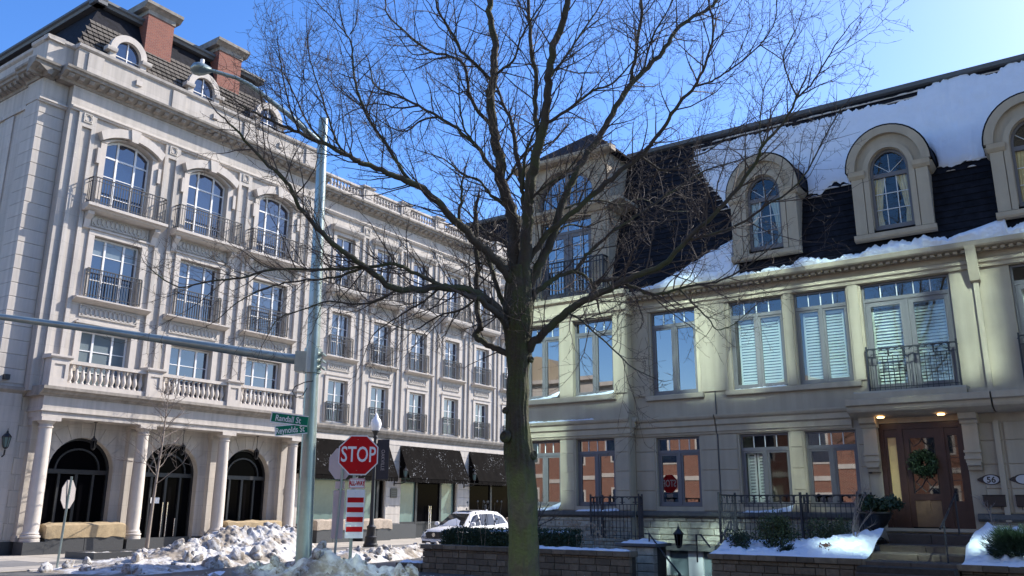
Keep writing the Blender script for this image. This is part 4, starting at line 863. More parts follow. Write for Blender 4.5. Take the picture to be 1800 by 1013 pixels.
# dormers
def dormer(c):
    d = obj('dormer', None, TH); v = -.30
    N = 20
    po, pi = arcpath(c, 1.0, 9.0, 11.08, 1.12, N), arcpath(c, .50, 9.35, 10.98, .60, N)
    b = MB(); b.ring(arcpath(c, .97, 9.02, 11.06, 1.09, N), pi, v+.06, v+.3); b.ring(arcpath(c, .96, 9.02, 11.06, 1.08, N), arcpath(c, .8, 9.1, 11.0, .95, N), v+.3, 1.6)
    b.build('dormer_body', M['stucco'], d)
    t = MB(); t.ring(arcpath(c, 1.08, 11.02, 11.05, 1.19, N)[1:-1], arcpath(c, .86, 11.02, 11.05, .97, N)[1:-1], v-.06, v+.06)
    t.ring(arcpath(c, .66, 9.2, 10.98, .76, N), arcpath(c, .52, 9.2, 10.98, .62, N), v-.02, v+.06)
    for s in (-1, 1):
        a = c+s*.83; t.box(a-.15, a+.15, v-.02, v+.06, 9.2, 10.82); t.run([(v+.06, 10.80), (v-.04, 10.82), (v-.1, 10.9), (v-.12, 11.02), (v+.06, 11.05)], a-.2, a+.22)
    t.run([(v+.06, 8.98), (v-.08, 9.0), (v-.12, 9.05), (v-.12, 9.16), (v+.06, 9.2)], c-1.03, c+1.03); t.build('dormer_trim', M['stucco2'], d)
    for s in (-1, 1): MB().run([(c+s*.97, 10.82), (c+s*1.02, 10.86), (c+s*1.10, 11.0), (c+s*.97, 11.05)] if s > 0 else [(c-.97, 11.05), (c-1.10, 11.0), (c-1.02, 10.86), (c-.97, 10.82)], v+.06, .85, 'v').build('side_moulding', M['stucco2'], d)
    rcap = MB(); rcap.ring(arcpath(c, 1.12, 11.0, 11.06, 1.23, N)[1:-1], arcpath(c, 1.085, 11.0, 11.06, 1.195, N)[1:-1], v-.04, 1.6); rcap.build('dormer_roof', M['slate'], d, smooth=40)
    f = MB(); g = v+.2; f.ring(arcpath(c, .51, 9.3, 10.98, .61, N), arcpath(c, .43, 9.3, 10.98, .53, N), g-.05, g+.06); f.box(c-.45, c+.45, g-.04, g+.06, 10.80, 10.92); f.box(c-.45, c+.45, g-.04, g+.06, 9.3, 9.42)
    wf = f.build('window_frame', M['gframe'], d); MB().prism(arcpath(c, .47, 9.36, 10.98, .57, 16), g+.01, g+.014).build('pane', M['pane'], wf)
    mu = MB()
    for k in (-.15, .15): mu.box(c+k-.01, c+k+.01, g-.012, g+.008, 9.42, 10.8)
    for k in range(2): mu.box(c-.43, c+.43, g-.012, g+.008, 9.86+k*.46, 9.88+k*.46)
    for k in (-.3, 0, .3): mu.tube([(c, g-.002, 10.92), (c+math.sin(k*3)*.5, g-.002, 10.95+math.cos(k*3)*.5)], .01, 4)
    mu.build('muntin', M['muntin'], wf)
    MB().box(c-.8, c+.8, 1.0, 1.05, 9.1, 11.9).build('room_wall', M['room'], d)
    for s in (-1, 1):
        cu = MB(); n = 10; pts = []
        for i in range(9):
            z = 10.95-1.5*i/8; wd = .36-.19*math.sin(math.pi*min(1, i/5.5)*.5) if i < 6 else .13+.02*(i-6)
            for j in range(n+1): pts.append((c+s*(.44-wd*j/n), g+.06+.02*math.sin(j*2.1), z))
        cu.add(pts, [(i*(n+1)+j, i*(n+1)+j+1, (i+1)*(n+1)+j+1, (i+1)*(n+1)+j) for i in range(8) for j in range(n)]); cu.build('curtain', M['curtain'] if c > -1 else M['shutter'], d, smooth=60)
for c in (-3.5, .02, 3.45): dormer(c)

# ---- snow lying on that roof (parts of the roof's own load, told apart by edge)
dorm = (-3.5, .02, 3.45)
def fb(p, o=4): return noise.fractal(Vector(p), 1.0, 2.0, o)
def roofsnow(name, u0, u1, zlo, zhi, th, du=.035, N=36, label=None, frag=0):
    nu = int((u1-u0)/du); mb = MB(); ok = []
    for i in range(nu+1):
        u = u0+i*du; lo, hi = zlo(u), max(zlo(u)+.004, zhi(u)); ok.append(hi-lo > .02)
        for j in range(N+1):
            z = lo+(hi-lo)*j/N; e = min(z-lo, hi-z, u-u0, u1-u)
            t = th*min(1, max(0, e)/.22)**.6*(1+.3*fb((u*2.3, z*2.3, 1.7))+.15*fb((u*8, z*8, 4))+.45*fb((u*4.5, z*.5, 7)))+.012
            mb.v.append((u, mv(z)-.03-t, z+t*.25))
    mb.f = [(i*(N+1)+j, (i+1)*(N+1)+j, (i+1)*(N+1)+j+1, i*(N+1)+j+1) for i in range(nu) if ok[i] and ok[i+1] for j in range(N)]
    rs = random.Random(len(name))
    for _ in range(frag):                                   # thin remnants caught on the slate courses beyond the edge
        u = rs.uniform(u0, u1); lo, hi = zlo(u), zhi(u)
        if hi-lo < .3: continue
        z = (lo-abs(rs.gauss(0, .10))) if rs.random() < .45 else (hi+abs(rs.gauss(0, .10))); z = mz0+.12+.2*round((z-mz0-.12)/.2)+.03
        if z > mz1-.12 or any(abs(u-c) < 1.25 and z < 12.5 for c in dorm): continue
        L, h = rs.uniform(.12, .55), rs.uniform(.025, .07); o = len(mb.v)
        for k in range(7):
            t = k/6; e = math.sin(math.pi*t)**.5; x = u+(t-.5)*L; mb.v += [(x, mv(z)-.028, z), (x, mv(z)-.05-.03*e, z+h*.4*e), (x, mv(z+h*e)-.03, z+h*e+.002)]
        mb.f += [(o+k*3+r_, o+k*3+3+r_, o+k*3+4+r_, o+k*3+1+r_) for k in range(6) for r_ in range(2)]
    return mb.build(name, M['snow'], None, smooth=180, loc=PR, rot=(0, 0, RROT), label=label, cat='snow')
def ragged(u, s, a, seed): return a*fb((u*s, seed, 0), 5)
def upper_lo(u):
    z = 11.05+ragged(u, 1.1, .18, 3.1)+ragged(u, 7, .08, 4.4)
    for c in dorm:
        if abs(u-c) < 1.14: z = max(z, 11.06+1.26*math.sqrt(max(0, 1-((u-c)/1.16)**2)))
    if u < -4.2: z += max(0, (-4.9-u))*1.6+.25*abs(fb((u*9, 2.2, 0)))
    return z
def upper_hi(u): return 13.66+ragged(u, 1.3, .22, 8.2)+ragged(u, 9, .10, 9.9)+(0.25 if u > .8 else 0)-max(0, abs(u-.55)-0)*0
roofsnow('roof_snow', -6.2, 8.5, upper_lo, upper_hi, .05, frag=420, label='broad bluish snow sheet high on the dark mansard roof above the dormers')
def eave_hi(u):
    z = 8.62+.28*max(0, fb((u*.6, 5.5, 0))+.35)+ragged(u, 3.5, .10, 1.3)+ragged(u, 11, .06, 6.3)
    if u < -4.35: z = max(z, 8.6+(u+7.3)*.47+ragged(u, 6, .05, 2.0))
    for c in dorm:
        if abs(u-c) < 1.05: z = min(z, 8.96)
    if 1.3 < u < 2.6: z = max(z, 8.75+(u-1.3)*.25)
    return z
roofsnow('eaves_snow', -7.6, 8.5, lambda u: 8.40, eave_hi, .20, frag=0, label='lumpy white snow bank lying along the gutter of the grey house')
# ------------------------------------------------------------------ across the street, behind the photographer
OB = thing('brick_terrace', 'long orange brick terrace across the street, mirrored in the lower windows', 'building', RW(0, -34), RROT)
MB().box(-62, 2, -9, 0, 0, 8.2).build('wall', M['brick2'], OB)
MB().box(-62.3, 2.3, -9.3, .35, 8.2, 8.55).build('cornice', M['stone2'], OB); MB().box(-62, 2, -.0, .06, 4.0, 4.3).build('string_course', M['stone2'], OB)
wm = MB().box(-.7, .7, 0, .05, 0, 1.9).mesh('window', M['glass']); wf = MB().box(-.85, .85, -.01, .03, -.12, 2.05).mesh('window_surround', M['stone2'])
for i in range(17):
    for z in (1.2, 5.2):
        s = obj('window', wm, OB, (-60+i*3.7, 0.02, z)); obj('surround', wf, s)
MB().box(-41, -27, -6, -.2, 8.55, 11.2).build('upper_wall', M['stone2'], OB); MB().box(-41.4, -26.6, -6.4, .2, 11.2, 11.5).build('upper_cornice', M['stone2'], OB)
MB().prism([(-36, 11.5), (-31, 11.5), (-31.6, 12.6), (-32.6, 13.3), (-33.5, 13.5), (-34.4, 13.3), (-35.4, 12.6)], -3, .1).build('curved_gable', M['stucco2'], OB)
for x in (-20, -13): MB().prism([(x-3, 8.5), (x+3, 8.5), (x+1.6, 10.0), (x, 10.6), (x-1.6, 10.0)], -1, .3).build('gable', M['stone2'], OB)
TW = thing('reflector_tower', 'unseen tower added behind the viewpoint, its greenish panes reflecting sun onto the grey house', 'building', RW(12, -36), RROT)  # added out of view to bounce sun onto the grey house front
MB().box(-12, 16, -14, 0, 0, 46).build('wall', M['sill_dark'], TW)
trnd = random.Random(5)
tmm = MB().add([(-.62, .06, 0), (.62, .06, 0), (.62, .06, 1.0), (-.62, .06, 1.0)], [(0, 3, 2, 1)]).mesh('window', M['reflector_glass'])
tmg = MB().add([(-.62, .06, 0), (.62, .06, 0), (.62, .06, 1.0), (-.62, .06, 1.0)], [(0, 3, 2, 1)]).mesh('window', M['reflector_glass_dim'])
def reflector_panes(u0, u1, z0, z1, p=1.36, me=None, keep=1.0):  # panes only where their reflected sun should land
    n_ = max(1, int(round((u1-u0)/p)))
    for k in range(n_):
      if trnd.random() < keep: obj('window', me or tmm, TW, (u0-12+(k+.5)*(u1-u0)/n_, 0, z0), (trnd.uniform(-.002, .002), 0, trnd.uniform(-.004, .004)), ((u1-u0)/n_/1.24*.93, 1, z1-z0))
reflector_panes(5.2, 9.6, 34.0, 37.6); reflector_panes(10.3, 25.5, 34.3, 37.2, 1.05, keep=.92); reflector_panes(5.4, 7.3, 31.0, 33.4); reflector_panes(10, 12.7, 29.2, 30.6); reflector_panes(14.4, 19.6, 27.3, 28.2); reflector_panes(.4, 9.8, 18.9, 21.2, me=tmg); reflector_panes(10.2, 21, 31.2, 33.2, 1.3, me=tmg, keep=.36)  # each group of panes aimed at one area to brighten
# ------------------------------------------------------------------ signal pole with lamp arm
px, py = -3.93, 16.8
PO = thing('signal_pole', 'tall galvanised signal pole with long mast arm and cobra-head street light', 'pole', (px, py, 0))
lean = -.2/10.05
MB().tube([(lean*z, 0, z) for z in (0, 2, 4, 6, 8, 10.05)], [.155, .148, .138, .126, .112, .098], 24).build('shaft', M['galv'], PO, smooth=40)
MB().lathe([(.26, 0), (.26, .04), (.2, .06), (.2, .3), (.165, .34)], 20).build('base_flange', M['galv'], PO)
b = Vector((px, py, 0)); s0 = Vector((lean*4.7, 0, 4.72)); e = at(-60, 549, 16.9)-b
MB().tube([s0, s0.lerp(e, .08)+Vector((0, 0, -.02)), s0.lerp(e, .3)+Vector((0, 0, .0)), s0.lerp(e, .6)+Vector((0, 0, .02)), e], [.108, .10, .088, .074, .06], 20).build('mast_arm', M['galv'], PO, smooth=40)
cl = MB().tube([s0+Vector((.0, 0, -.25)), s0+Vector((.0, 0, .25))], .175, 16); cl.box(-.42, -.1, -.14, .14, 4.50, 4.90)
for z in (4.58, 4.72, 4.86): cl.tube([(.12, -.16, z), (.12, .16, z)], .03, 6)
cl.build('arm_clamp', M['galv'], PO)
a0 = at(573, 258, 17.9)-b; a1 = at(505, 200, 17.6)-b; a2 = at(440, 150, 17.3)-b; a3 = at(415, 137, 17.2)-b; a4 = at(372, 124, 17.0)-b
a0 = Vector((lean*9.4, 0, 9.45))
MB().tube([a0, a1, a2, a3, a4], [.062, .055, .048, .042, .038], 14).build('light_arm', M['galv'], PO, smooth=60)
lm = MB(); hd = (at(335, 121, 16.85)-b) - a4; c = a4+hd*.5
prof = []
rings = [(0, .06, .05), (.12, .09, .075), (.35, .17, .11), (.6, .2, .13), (.85, .17, .11), (1.0, .06, .04)]
ln = hd.length; ax = hd.normalized(); sdv = ax.cross(Vector((0, 0, 1))).normalized(); upv = sdv.cross(ax)
vs = []
for t, ry, rz in rings:
    for k in range(14):
        g = 2*math.pi*k/14; vs.append(a4+ax*ln*t+sdv*ry*math.cos(g)+upv*(rz*math.sin(g) if math.sin(g) > 0 else rz*.8*math.sin(g)))
lm.add(vs, [(i*14+k, i*14+(k+1) % 14, (i+1)*14+(k+1) % 14, (i+1)*14+k) for i in range(5) for k in range(14)]); lm.build('luminaire', M['galv'], PO, smooth=60)
MB().lathe([(.04, 0), (.04, .1), (.0, .12)], 10, a4+ax*ln*.45+upv*.12).build('photocell', M['white'], PO)
MB().tube([at(550, 670, 16.6)-b, at(536, 672, 16.5)-b, at(518, 680, 16.5)-b, at(514, 688, 16.5)-b, at(520, 699, 16.5)-b, at(532, 696, 16.5)-b, at(540, 682, 16.55)-b], .01, 5).build('loose_cable', M['dark'], PO)
def strsign(name, s, lab, pA, pB, h, dz):
    A, B = Vector(pA), Vector(pB); L = (B-A).length; yaw = math.atan2(B.y-A.y, B.x-A.x)
    t = thing(name, lab, 'street sign', A, yaw, 'street name signs on the signal pole')
    sl = math.asin((B.z-A.z)/L); t.rotation_euler = (0, -sl, yaw)
    MB().box(0, L, 0, .012, -h/2, h/2).build('plate', M['green'], t)
    rim = MB()
    for z in (-h/2, h/2-.018): rim.box(0, L, -.004, 0, z, z+.018)
    rim.box(0, .018, -.004, 0, -h/2+.018, h/2-.018); rim.build('border', M['white'], t)
    tx = text(s, 'lettering', M['white'], t, h*.80, (L*.5-.02, -.006, -.008), (R(90), 0, 0), .84*min(1, 9.2/len(s)), .002, .002)
    return t
strsign('street_name_sign', 'Randall St', 'green plate lettered Randall St, upper sign on the tall galvanised pole', at(476, 733, 16.0), at(541, 741, 16.0), .20, 0)
strsign('street_name_sign', 'Reynolds St', 'green plate lettered Reynolds St, lower sign on the tall galvanised pole', at(483, 758, 15.85), at(540, 753, 16.05), .20, 0)

# ------------------------------------------------------------------ stop signs
def octagon(r): return [(r*math.cos(R(22.5+45*i))/math.cos(R(22.5)), r*math.sin(R(22.5+45*i))/math.cos(R(22.5))) for i in range(8)]
bp = at(617, 1010, 16.0); bp.z = 0
SS = thing('stop_sign', 'red octagonal stop sign facing the street with all-way tab and striped panel below', 'stop sign', bp, R(8))
ctr = at(620.5, 797, 16.0); zc_ = ctr.z; ox = ctr.x-bp.x
MB().box(ox-.09, ox-.03, .02, .06, 0, zc_+.3).build('post', M['galv'], SS)
MB().prism([(ox+x, zc_+z) for x, z in octagon(.385)], 0, .012).build('sign_rim', M['white'], SS)
MB().prism([(ox+x, zc_+z) for x, z in octagon(.362)], -.005, -.001).build('sign_face', M['red'], SS)
text('STOP', 'lettering', M['white'], SS, .42, (ox, -.008, zc_+.0), (R(90), 0, 0), .68, .005, .002)
z = at(620, 849, 16).z
MB().prism([(ox-.155, z-.075), (ox-.135, z-.095), (ox+.135, z-.095), (ox+.155, z-.075), (ox+.155, z+.075), (ox+.135, z+.095), (ox-.135, z+.095), (ox-.155, z+.075)], -.004, .01).build('tab_plate', M['white'], SS)
bd = MB()
for x0, x1, z0, z1 in ((-.145, .145, -.088, -.078), (-.145, .145, .078, .088), (-.148, -.138, -.078, .078), (.138, .148, -.078, .078)): bd.box(ox+x0, ox+x1, -.0065, -.0045, z+z0, z+z1)
bd.build('tab_border', M['red'], SS)
text('ALL-WAY', 'lettering', M['red'], SS, .125, (ox, -.007, z), (R(90), 0, 0), .56, .005, .001)
zt, zb = at(618, 860, 16).z, at(618, 947, 16).z
MB().box(ox-.185, ox+.165, -.004, .01, zb, zt).build('striped_panel', M['white'], SS)
for i in range(4):
    c = zt-.15-i*(zt-zb-.18)/4
    MB().box(ox-.165, ox+.145, -.008, -.005, c-.095, c).build('red_stripe', M['red'], SS)
bt = MB()
for zz in (zc_+.3, zc_-.3, zt-.06, zb+.06): bt.lathe([(.012, -.0), (.012, .004)], 8, (ox-.02, -.012, zz))
bt.build('bolt', M['galv'], SS)
def backsign(lab, base, top, face_c, yaw, r, mt, extra=None):
    t = thing('stop_sign', lab, 'stop sign', base); d = top-base
    MB().tube([(0, 0, 0), tuple(d)], .035, 6).build('post', M['galv'], t)
    f = obj('sign_back', MB().prism([(x, z) for x, z in octagon(r)], .03, .042).mesh('sign_back', mt), t, tuple(face_c-base), (0, 0, yaw))
    MB().prism([(x, z) for x, z in octagon(r*.98)], .044, .047).build('sign_face', M['red'], f)
    text('STOP', 'lettering', M['white'], f, r*1.1, (0, .05, 0), (R(90), 0, R(180)), .68, .005, .002)
    if extra:
        for (w0, w1, z0, z1) in extra: MB().box(w0, w1, .03, .04, z0, z1).build('lower_plate', mt, f)
    return t
g = at(99, 1004, 25.2); g.z = 0.03
backsign('back of a stop sign on a thin post before the arcade', g, at(126, 838, 25.6), at(122, 869, 25.6), R(91), .42, M['gpaint'])
g2 = at(587, 962, 20.0); g2.z = 0
tp = at(604, 800, 20.4)
backsign('pinkish back of a stop sign on a leaning post behind the striped sign', g2, tp, at(598, 815, 20.4), R(-28), .37, M['pink'], [(-.14, .14, -.6, -.42), (-.18, .16, -1.75, -.63)])

# ------------------------------------------------------------------ black lamp post with banner
lb = LW(12.75, -4.8)
LP = thing('street_lamp', 'black lamp post with white acorn globe and dark banner near the shop awnings', 'street lamp', (lb.x, lb.y, .03))
MB().lathe([(.34, 0), (.34, .12), (.3, .16), (.28, .4), (.3, .44), (.22, .5), (.2, .85), (.23, .9), (.13, 1.0), (.1, 1.2), (.085, 3.4), (.075, 5.0), (.11, 5.04), (.11, 5.1), (.08, 5.14), (.13, 5.3), (.2, 5.38)], 16).build('post', M['dark'], LP, smooth=35)
MB().lathe([(.17, 5.38), (.25, 5.55), (.27, 5.72), (.22, 5.9), (.12, 6.0), (.12, 6.02), (.09, 6.06), (.07, 6.14), (.03, 6.2), (.0, 6.26)], 16).build('globe', M['lampglass'], LP, smooth=50)
bn = obj('banner', None, LP, (0, 0, 0), (0, 0, R(-20)))
MB().box(.12, .78, -.004, .004, 3.1, 4.95).build('banner_cloth', M['banner'], bn); MB().tube([(0, 0, 4.98), (.82, 0, 4.98)], .015, 6).tube([(0, 0, 3.08), (.82, 0, 3.08)], .015, 6).build('banner_arm', M['dark'], bn)
text('OAKVILLE', 'lettering', M['gpaint'], bn, .26, (.45, -.008, 3.98), (R(90), R(90), 0), .85, .0, .001)

# ------------------------------------------------------------------ lanterns
def lantern(loc, lab, hang=None, bracket=False, rotz=LROT, s=1.0, reach=.28):
    t = thing('lantern', lab, 'lantern', loc, rotz)
    MB().lathe([(.10*s, 0), (.16*s, .42*s)], 6).build('lantern_glass', M['frosted'] if bracket else M['shopglass'], t)
    b = MB()
    for k in range(6):
        g = 2*math.pi*(k+.5)/6; b.tube([(.105*s*math.cos(g), .105*s*math.sin(g), 0), (.168*s*math.cos(g), .168*s*math.sin(g), .42*s)], .013, 4)
    b.lathe([(.03*s, -.1*s), (.11*s, -.03*s), (.11*s, 0)], 6); b.lathe([(.19*s, .42*s), (.2*s, .45*s), (.1*s, .58*s), (.05*s, .62*s), (.05*s, .68*s), (.02*s, .72*s), (0.005, .84*s)], 6)
    b.build('lantern_frame', M['dark'], t)
    if hang: MB().tube([(0, 0, .7*s), (0, 0, hang)], .016, 6).lathe([(.07, hang-.03), (.07, hang)], 10).build('hanging_rod', M['dark'], t)
    if bracket: MB().tube([(0, .0, -.1), (0, .02, -.3), (0, .22, -.38), (0, max(.28, reach), -.38)], .03, 6).box(-.05, .05, max(.26, reach-.02), max(.3, reach), -.5, -.25).build('bracket', M['dark'], t)
    return t
for u, lab in ((1.82, 'black lantern hanging in the leftmost arcade bay'), (5.98, 'black lantern hanging in the middle arcade bay over the entrance'), (10.1, 'black lantern hanging in the arcade bay nearest the signal pole')):
    lantern(LW(u, .62, 4.12), lab, hang=1.08, s=.72)
lantern(LW(-1.5, .82, 4.0), 'black bracket lantern on the stone wall at the left edge', bracket=True, s=.85)
lantern(LW(20.68, .30, 3.55), 'black bracket lantern on the pier left of the middle awning', bracket=True, s=.8, reach=.86)
lantern(LW(27.36, .30, 3.55), 'black bracket lantern on the pier right of the middle awning', bracket=True, s=.8, reach=.86)
lantern(RW(-5.9, -2.0, .9), 'grey lantern standing by the basement stair of the grey house', rotz=RROT, s=.7)

# ------------------------------------------------------------------ burlap-wrapped planters
def planter(u0, u1, v0, v1, zb, zt, lab, mt):
    t = thing('planter', lab, 'planter', LW((u0+u1)/2, (v0+v1)/2, 0.03), LROT); L = (u1-u0)/2; D = (v1-v0)/2
    MB().box(-L, -.06, -D, D, 0, zb).box(-.04, L, -D, D, 0, zb).build('box', M['plinth'], t)
    nx, ny = max(12, int(L*14)), 8; mb = MB(); pr = [(-D-.05, zb-.04), (-D-.06, zb+.1), (-D-.05, zt-.06), (-D+.05, zt), (0, zt+.02), (D-.05, zt), (D+.05, zt-.06), (D+.05, zb)]
    for i in range(nx+1):
        x = -L-.03+(2*L+.06)*i/nx
        for j, (y, z) in enumerate(pr):
            n_ = noise.fractal(Vector((x*2.2+u0, y*2, z*2)), 1, 2, 3); e_ = .06*min(i, nx-i, 2)/2-.06
            mb.v.append((x, y*(1+e_)+.05*n_, z+.05*n_+e_*.6*(1 if j in (2, 3, 4, 5, 6) else 0)))
    mb.f += [(i*8+j, (i+1)*8+j, (i+1)*8+j+1, i*8+j+1) for i in range(nx) for j in range(7)]
    mb.f += [tuple(range(8)), tuple(nx*8+k for k in range(8))[::-1]]
    mb.build('burlap_cover', mt, t, smooth=50)
planter(.1, 3.3, .05, .75, .62, 1.13, 'long planter under tan burlap in the leftmost arcade bay', M['burlap'])
planter(8.4, 11.5, .05, .75, .62, 1.13, 'burlap-covered planter behind the snow pile in the right arcade bay', M['burlap'])
planter(13.7, 16.0, -.1, .6, .68, 1.15, 'low black planter with pale burlap beside the leaning sign post', M['burlap2'])
planter(17.0, 19.2, -.1, .6, .68, 1.15, 'low black planter with pale burlap right of the lamp post', M['burlap2'])
planter(31.2, 33.2, -.1, .6, .68, 1.15, 'pale burlap planter behind the white car', M['burlap2'])

# ------------------------------------------------------------------ white car
CR = thing('car', 'white sport utility car coming up the cross street past the shops', 'car', LW(12.75, -8.65, -.01), LROT+math.pi)
# car frame: +x to the front; the object is turned so that its nose points down the street
CR.location = LW(15.2, -8.65, -.01)
st = [(-2.44, .45, .80, .72, .72), (-2.38, .36, 1.0, .86, .80), (-2.0, .30, 1.06, .93, .90), (-1.0, .26, 1.05, .96, .94), (.2, .26, 1.03, .965, .95), (1.0, .27, 1.0, .96, .95), (1.5, .30, .97, .95, .93), (2.0, .30, .90, .92, .86), (2.3, .30, .82, .86, .74), (2.44, .36, .70, .76, .6)]
bd = MB(); n = 12
for x, zl, zh, hw, hwt in st:
    half = [(0, zl), (hw*.8, zl), (hw*.97, zl+.1), (hw, zl+.25), (hw, zh-.22), (hwt, zh-.04), (hwt*.6, zh+.03), (0, zh+.05)]
    for y, z in half: bd.v.append((x, y, z))
    for y, z in half[-2:0:-1]: bd.v.append((x, -y, z))
m_ = 14
bd.f += [(i*m_+k, i*m_+(k+1) % m_, (i+1)*m_+(k+1) % m_, (i+1)*m_+k) for i in range(len(st)-1) for k in range(m_)]
bd.f += [tuple(range(m_)), tuple((len(st)-1)*m_+k for k in range(m_))[::-1]]
body = bd.build('body', M['carpaint'], CR, smooth=35)
gh = MB(); gs = [(-2.30, 1.02, 1.04, .80, .78), (-1.95, 1.0, 1.48, .86, .62), (-1.5, 1.0, 1.66, .88, .64), (-.6, 1.0, 1.71, .89, .66), (.2, 1.0, 1.68, .89, .64), (.55, .99, 1.58, .88, .60), (1.35, .98, 1.02, .84, .74)]
for x, zl, zh, hw, hwt in gs:
    for y, z in ((hw, zl), (hwt+.03, zh-.08), (hwt-.06, zh-.01), (hwt*.5, zh+.015), (0, zh+.02), (-hwt*.5, zh+.015), (-hwt+.06, zh-.01), (-hwt-.03, zh-.08), (-hw, zl)): gh.v.append((x, y, z))
gh.f += [(i*9+k, i*9+k+1, (i+1)*9+k+1, (i+1)*9+k) for i in range(6) for k in range(8)]
gh.build('roof', M['carpaint'], CR, smooth=40)
def gq(nm, pts, mt=None): MB().add(pts, [tuple(range(len(pts)))]).build(nm, mt or M['carglass'], CR)
gq('windscreen', [(1.30, -.74, 1.06), (1.30, .74, 1.06), (.60, .54, 1.575), (.60, -.54, 1.575)])
for s in (-1, 1):
    def sp_(x, t):
        lo, hi = .90, .0
        i = max(k for k in range(len(gs)-1) if gs[k][0] <= x); a, b_ = gs[i], gs[i+1]; f_ = (x-a[0])/(b_[0]-a[0])
        g_ = [a[k]+(b_[k]-a[k])*f_ for k in range(5)]
        p0, p1 = Vector((x, g_[3], g_[1])), Vector((x, g_[4]+.03, g_[2]-.08)); q_ = p0.lerp(p1, t); q_.y = s*(q_.y+.03); return tuple(q_)
    gq('side_window', [sp_(1.05, .12), sp_(.2, .12), sp_(.2, .95), sp_(.5, .92)]); gq('side_window', [sp_(.1, .12), sp_(-.95, .12), sp_(-.95, .93), sp_(.1, .95)]); gq('side_window', [sp_(-1.05, .15), sp_(-1.95, .35), sp_(-1.7, .85), sp_(-1.05, .92)])
    mr_ = MB().lathe([(.02, -.09), (.1, -.07), (.12, 0), (.1, .07), (.02, .09)], 10, (1.0, s*1.06, 1.12)); mr_.build('wing_mirror', M['carpaint'], CR, smooth=60)
    MB().add([(2.28, s*.80, .78), (2.42, s*.62, .74), (2.44, s*.5, .80), (2.33, s*.5, .87), (2.2, s*.74, .86), (1.95, s*.9, .86), (1.98, s*.93, .80)], [tuple(range(7))]).build('headlight', M['chrome'], CR)
    for x in (1.45, -1.45):
        wh = obj('wheel', None, CR, (x, s*.86, .36), (R(90), 0, 0)); MB().lathe([(.22, -.1), (.34, -.11), (.365, -.06), (.365, .06), (.34, .11), (.22, .1)], 24).build('tyre', M['rubber'], wh, smooth=40); MB().lathe([(.23, -.08), (.21, -.09), (.05, -.07), (.03, .07), (.21, .09), (.23, .08)], 20).build('rim', M['chrome'], wh, smooth=40)
gr = MB().prism([(-.42, .52), (.42, .52), (.5, .72), (.36, .80), (-.36, .80), (-.5, .72)], 0, .03); go = gr.build('grille', M['dark'], CR); go.rotation_euler = (0, 0, R(90)); go.location = (2.46, 0, 0)
MB().lathe([(.07, 0), (.09, 0), (.09, .02), (.07, .02)], 16).build('badge', M['chrome'], CR).matrix_basis = Matrix.Translation((2.475, 0, .67)) @ Matrix.Rotation(R(90), 4, 'Y')
MB().box(2.465, 2.48, -.17, .17, .36, .48).build('number_plate', M['white'], CR); MB().box(2.38, 2.455, -.7, .7, .30, .40).build('lower_intake', M['dark'], CR)
MB().box(-.5, .35, -.42, .42, 1.705, 1.715).build('sunroof', M['carglass'], CR); MB().prism([(-1.5, 1.66), (-1.25, 1.67), (-1.45, 1.76)], -.03, .03).build('roof_antenna', M['carpaint'], CR)

# ------------------------------------------------------------------ garden walls of the grey house, laid block by block
def garden_wall(lab, u0, u1, v0, zt, depth=.4, zb=-.05, cap=True, left_return=0):
    t = thing('garden_wall', lab, 'garden wall', RW(0, 0), RROT); rn = random.Random(int(u0*100))
    MB().box(u0+.04, u1-.04, v0+.05, v0+depth, zb, zt-.13).build('wall_core', M['soil'], t)
    z = zb; r_ = 0; zt0 = zt-.13
    while z < zt0-.02:
        h = min(.165, zt0-z); u = u0
        while u < u1-.02:
            L = min(rn.choice((.22, .3, .38, .46)), u1-u)
            if u1-u-L < .1: L = u1-u
            MB().cbox(u+.005, u+L-.005, v0-rn.uniform(0, .022), v0+.12, z+.005, z+h-.005, .014).build('block', M['paver'], t); u += L
        z += h; r_ += 1
    if left_return:
        z = zb
        while z < zt0-.02:
            h = min(.165, zt0-z); y = v0+.13
            while y < v0+left_return:
                L = rn.choice((.3, .4)); MB().box(u0, u0+.12, y+.005, y+L-.005, z+.005, z+h-.005).build('block', M['paver'], t); y += L
            z += h
    u = u0-.06
    while u < u1+.03:
        L = min(rn.uniform(.38, .52), u1+.06-u); MB().cbox(u+.004, u+L-.004, v0-.07, v0+.34, zt-.125, zt+rn.uniform(-.006, .006), .012).build('coping', M['paver'], t); u += L
    return t
garden_wall('stone block garden wall behind the big tree, below the clipped hedge', -13.2, -6.35, -4.0, .80, left_return=3)
garden_wall('stone block wall below the snowy shrub bed left of the steps', -4.2, -.75, -4.0, .84, left_return=3)
garden_wall('stone block wall at the right edge below the bushy pine', 1.12, 8, -4.0, .80)
garden_wall('low stone block wall end with snow on it, left of the hedge wall', -14.15, -13.27, -4.0, .24)
pr_ = thing('stone_pier', 'squat stone pier with a slab cap and snow between garden wall and basement', 'pier', RW(-6.85, -2.2), RROT)
rn = random.Random(9)
MB().box(-.48, .48, -.38, .38, -.4, .86).build('pier_core', M['soil'], pr_)
for i in range(6):
    for j in range(2): MB().cbox(-.5+j*.5+.006, -.5+j*.5+.494, -.42-rn.uniform(0, .02), -.2, -.4+i*.21+.006, -.4+(i+1)*.21-.006, .016).build('stone', M['rubble'], pr_)
MB().cbox(-.62, .6, -.5, .5, .87, .95, .015).build('cap', M['sill_dark'], pr_)
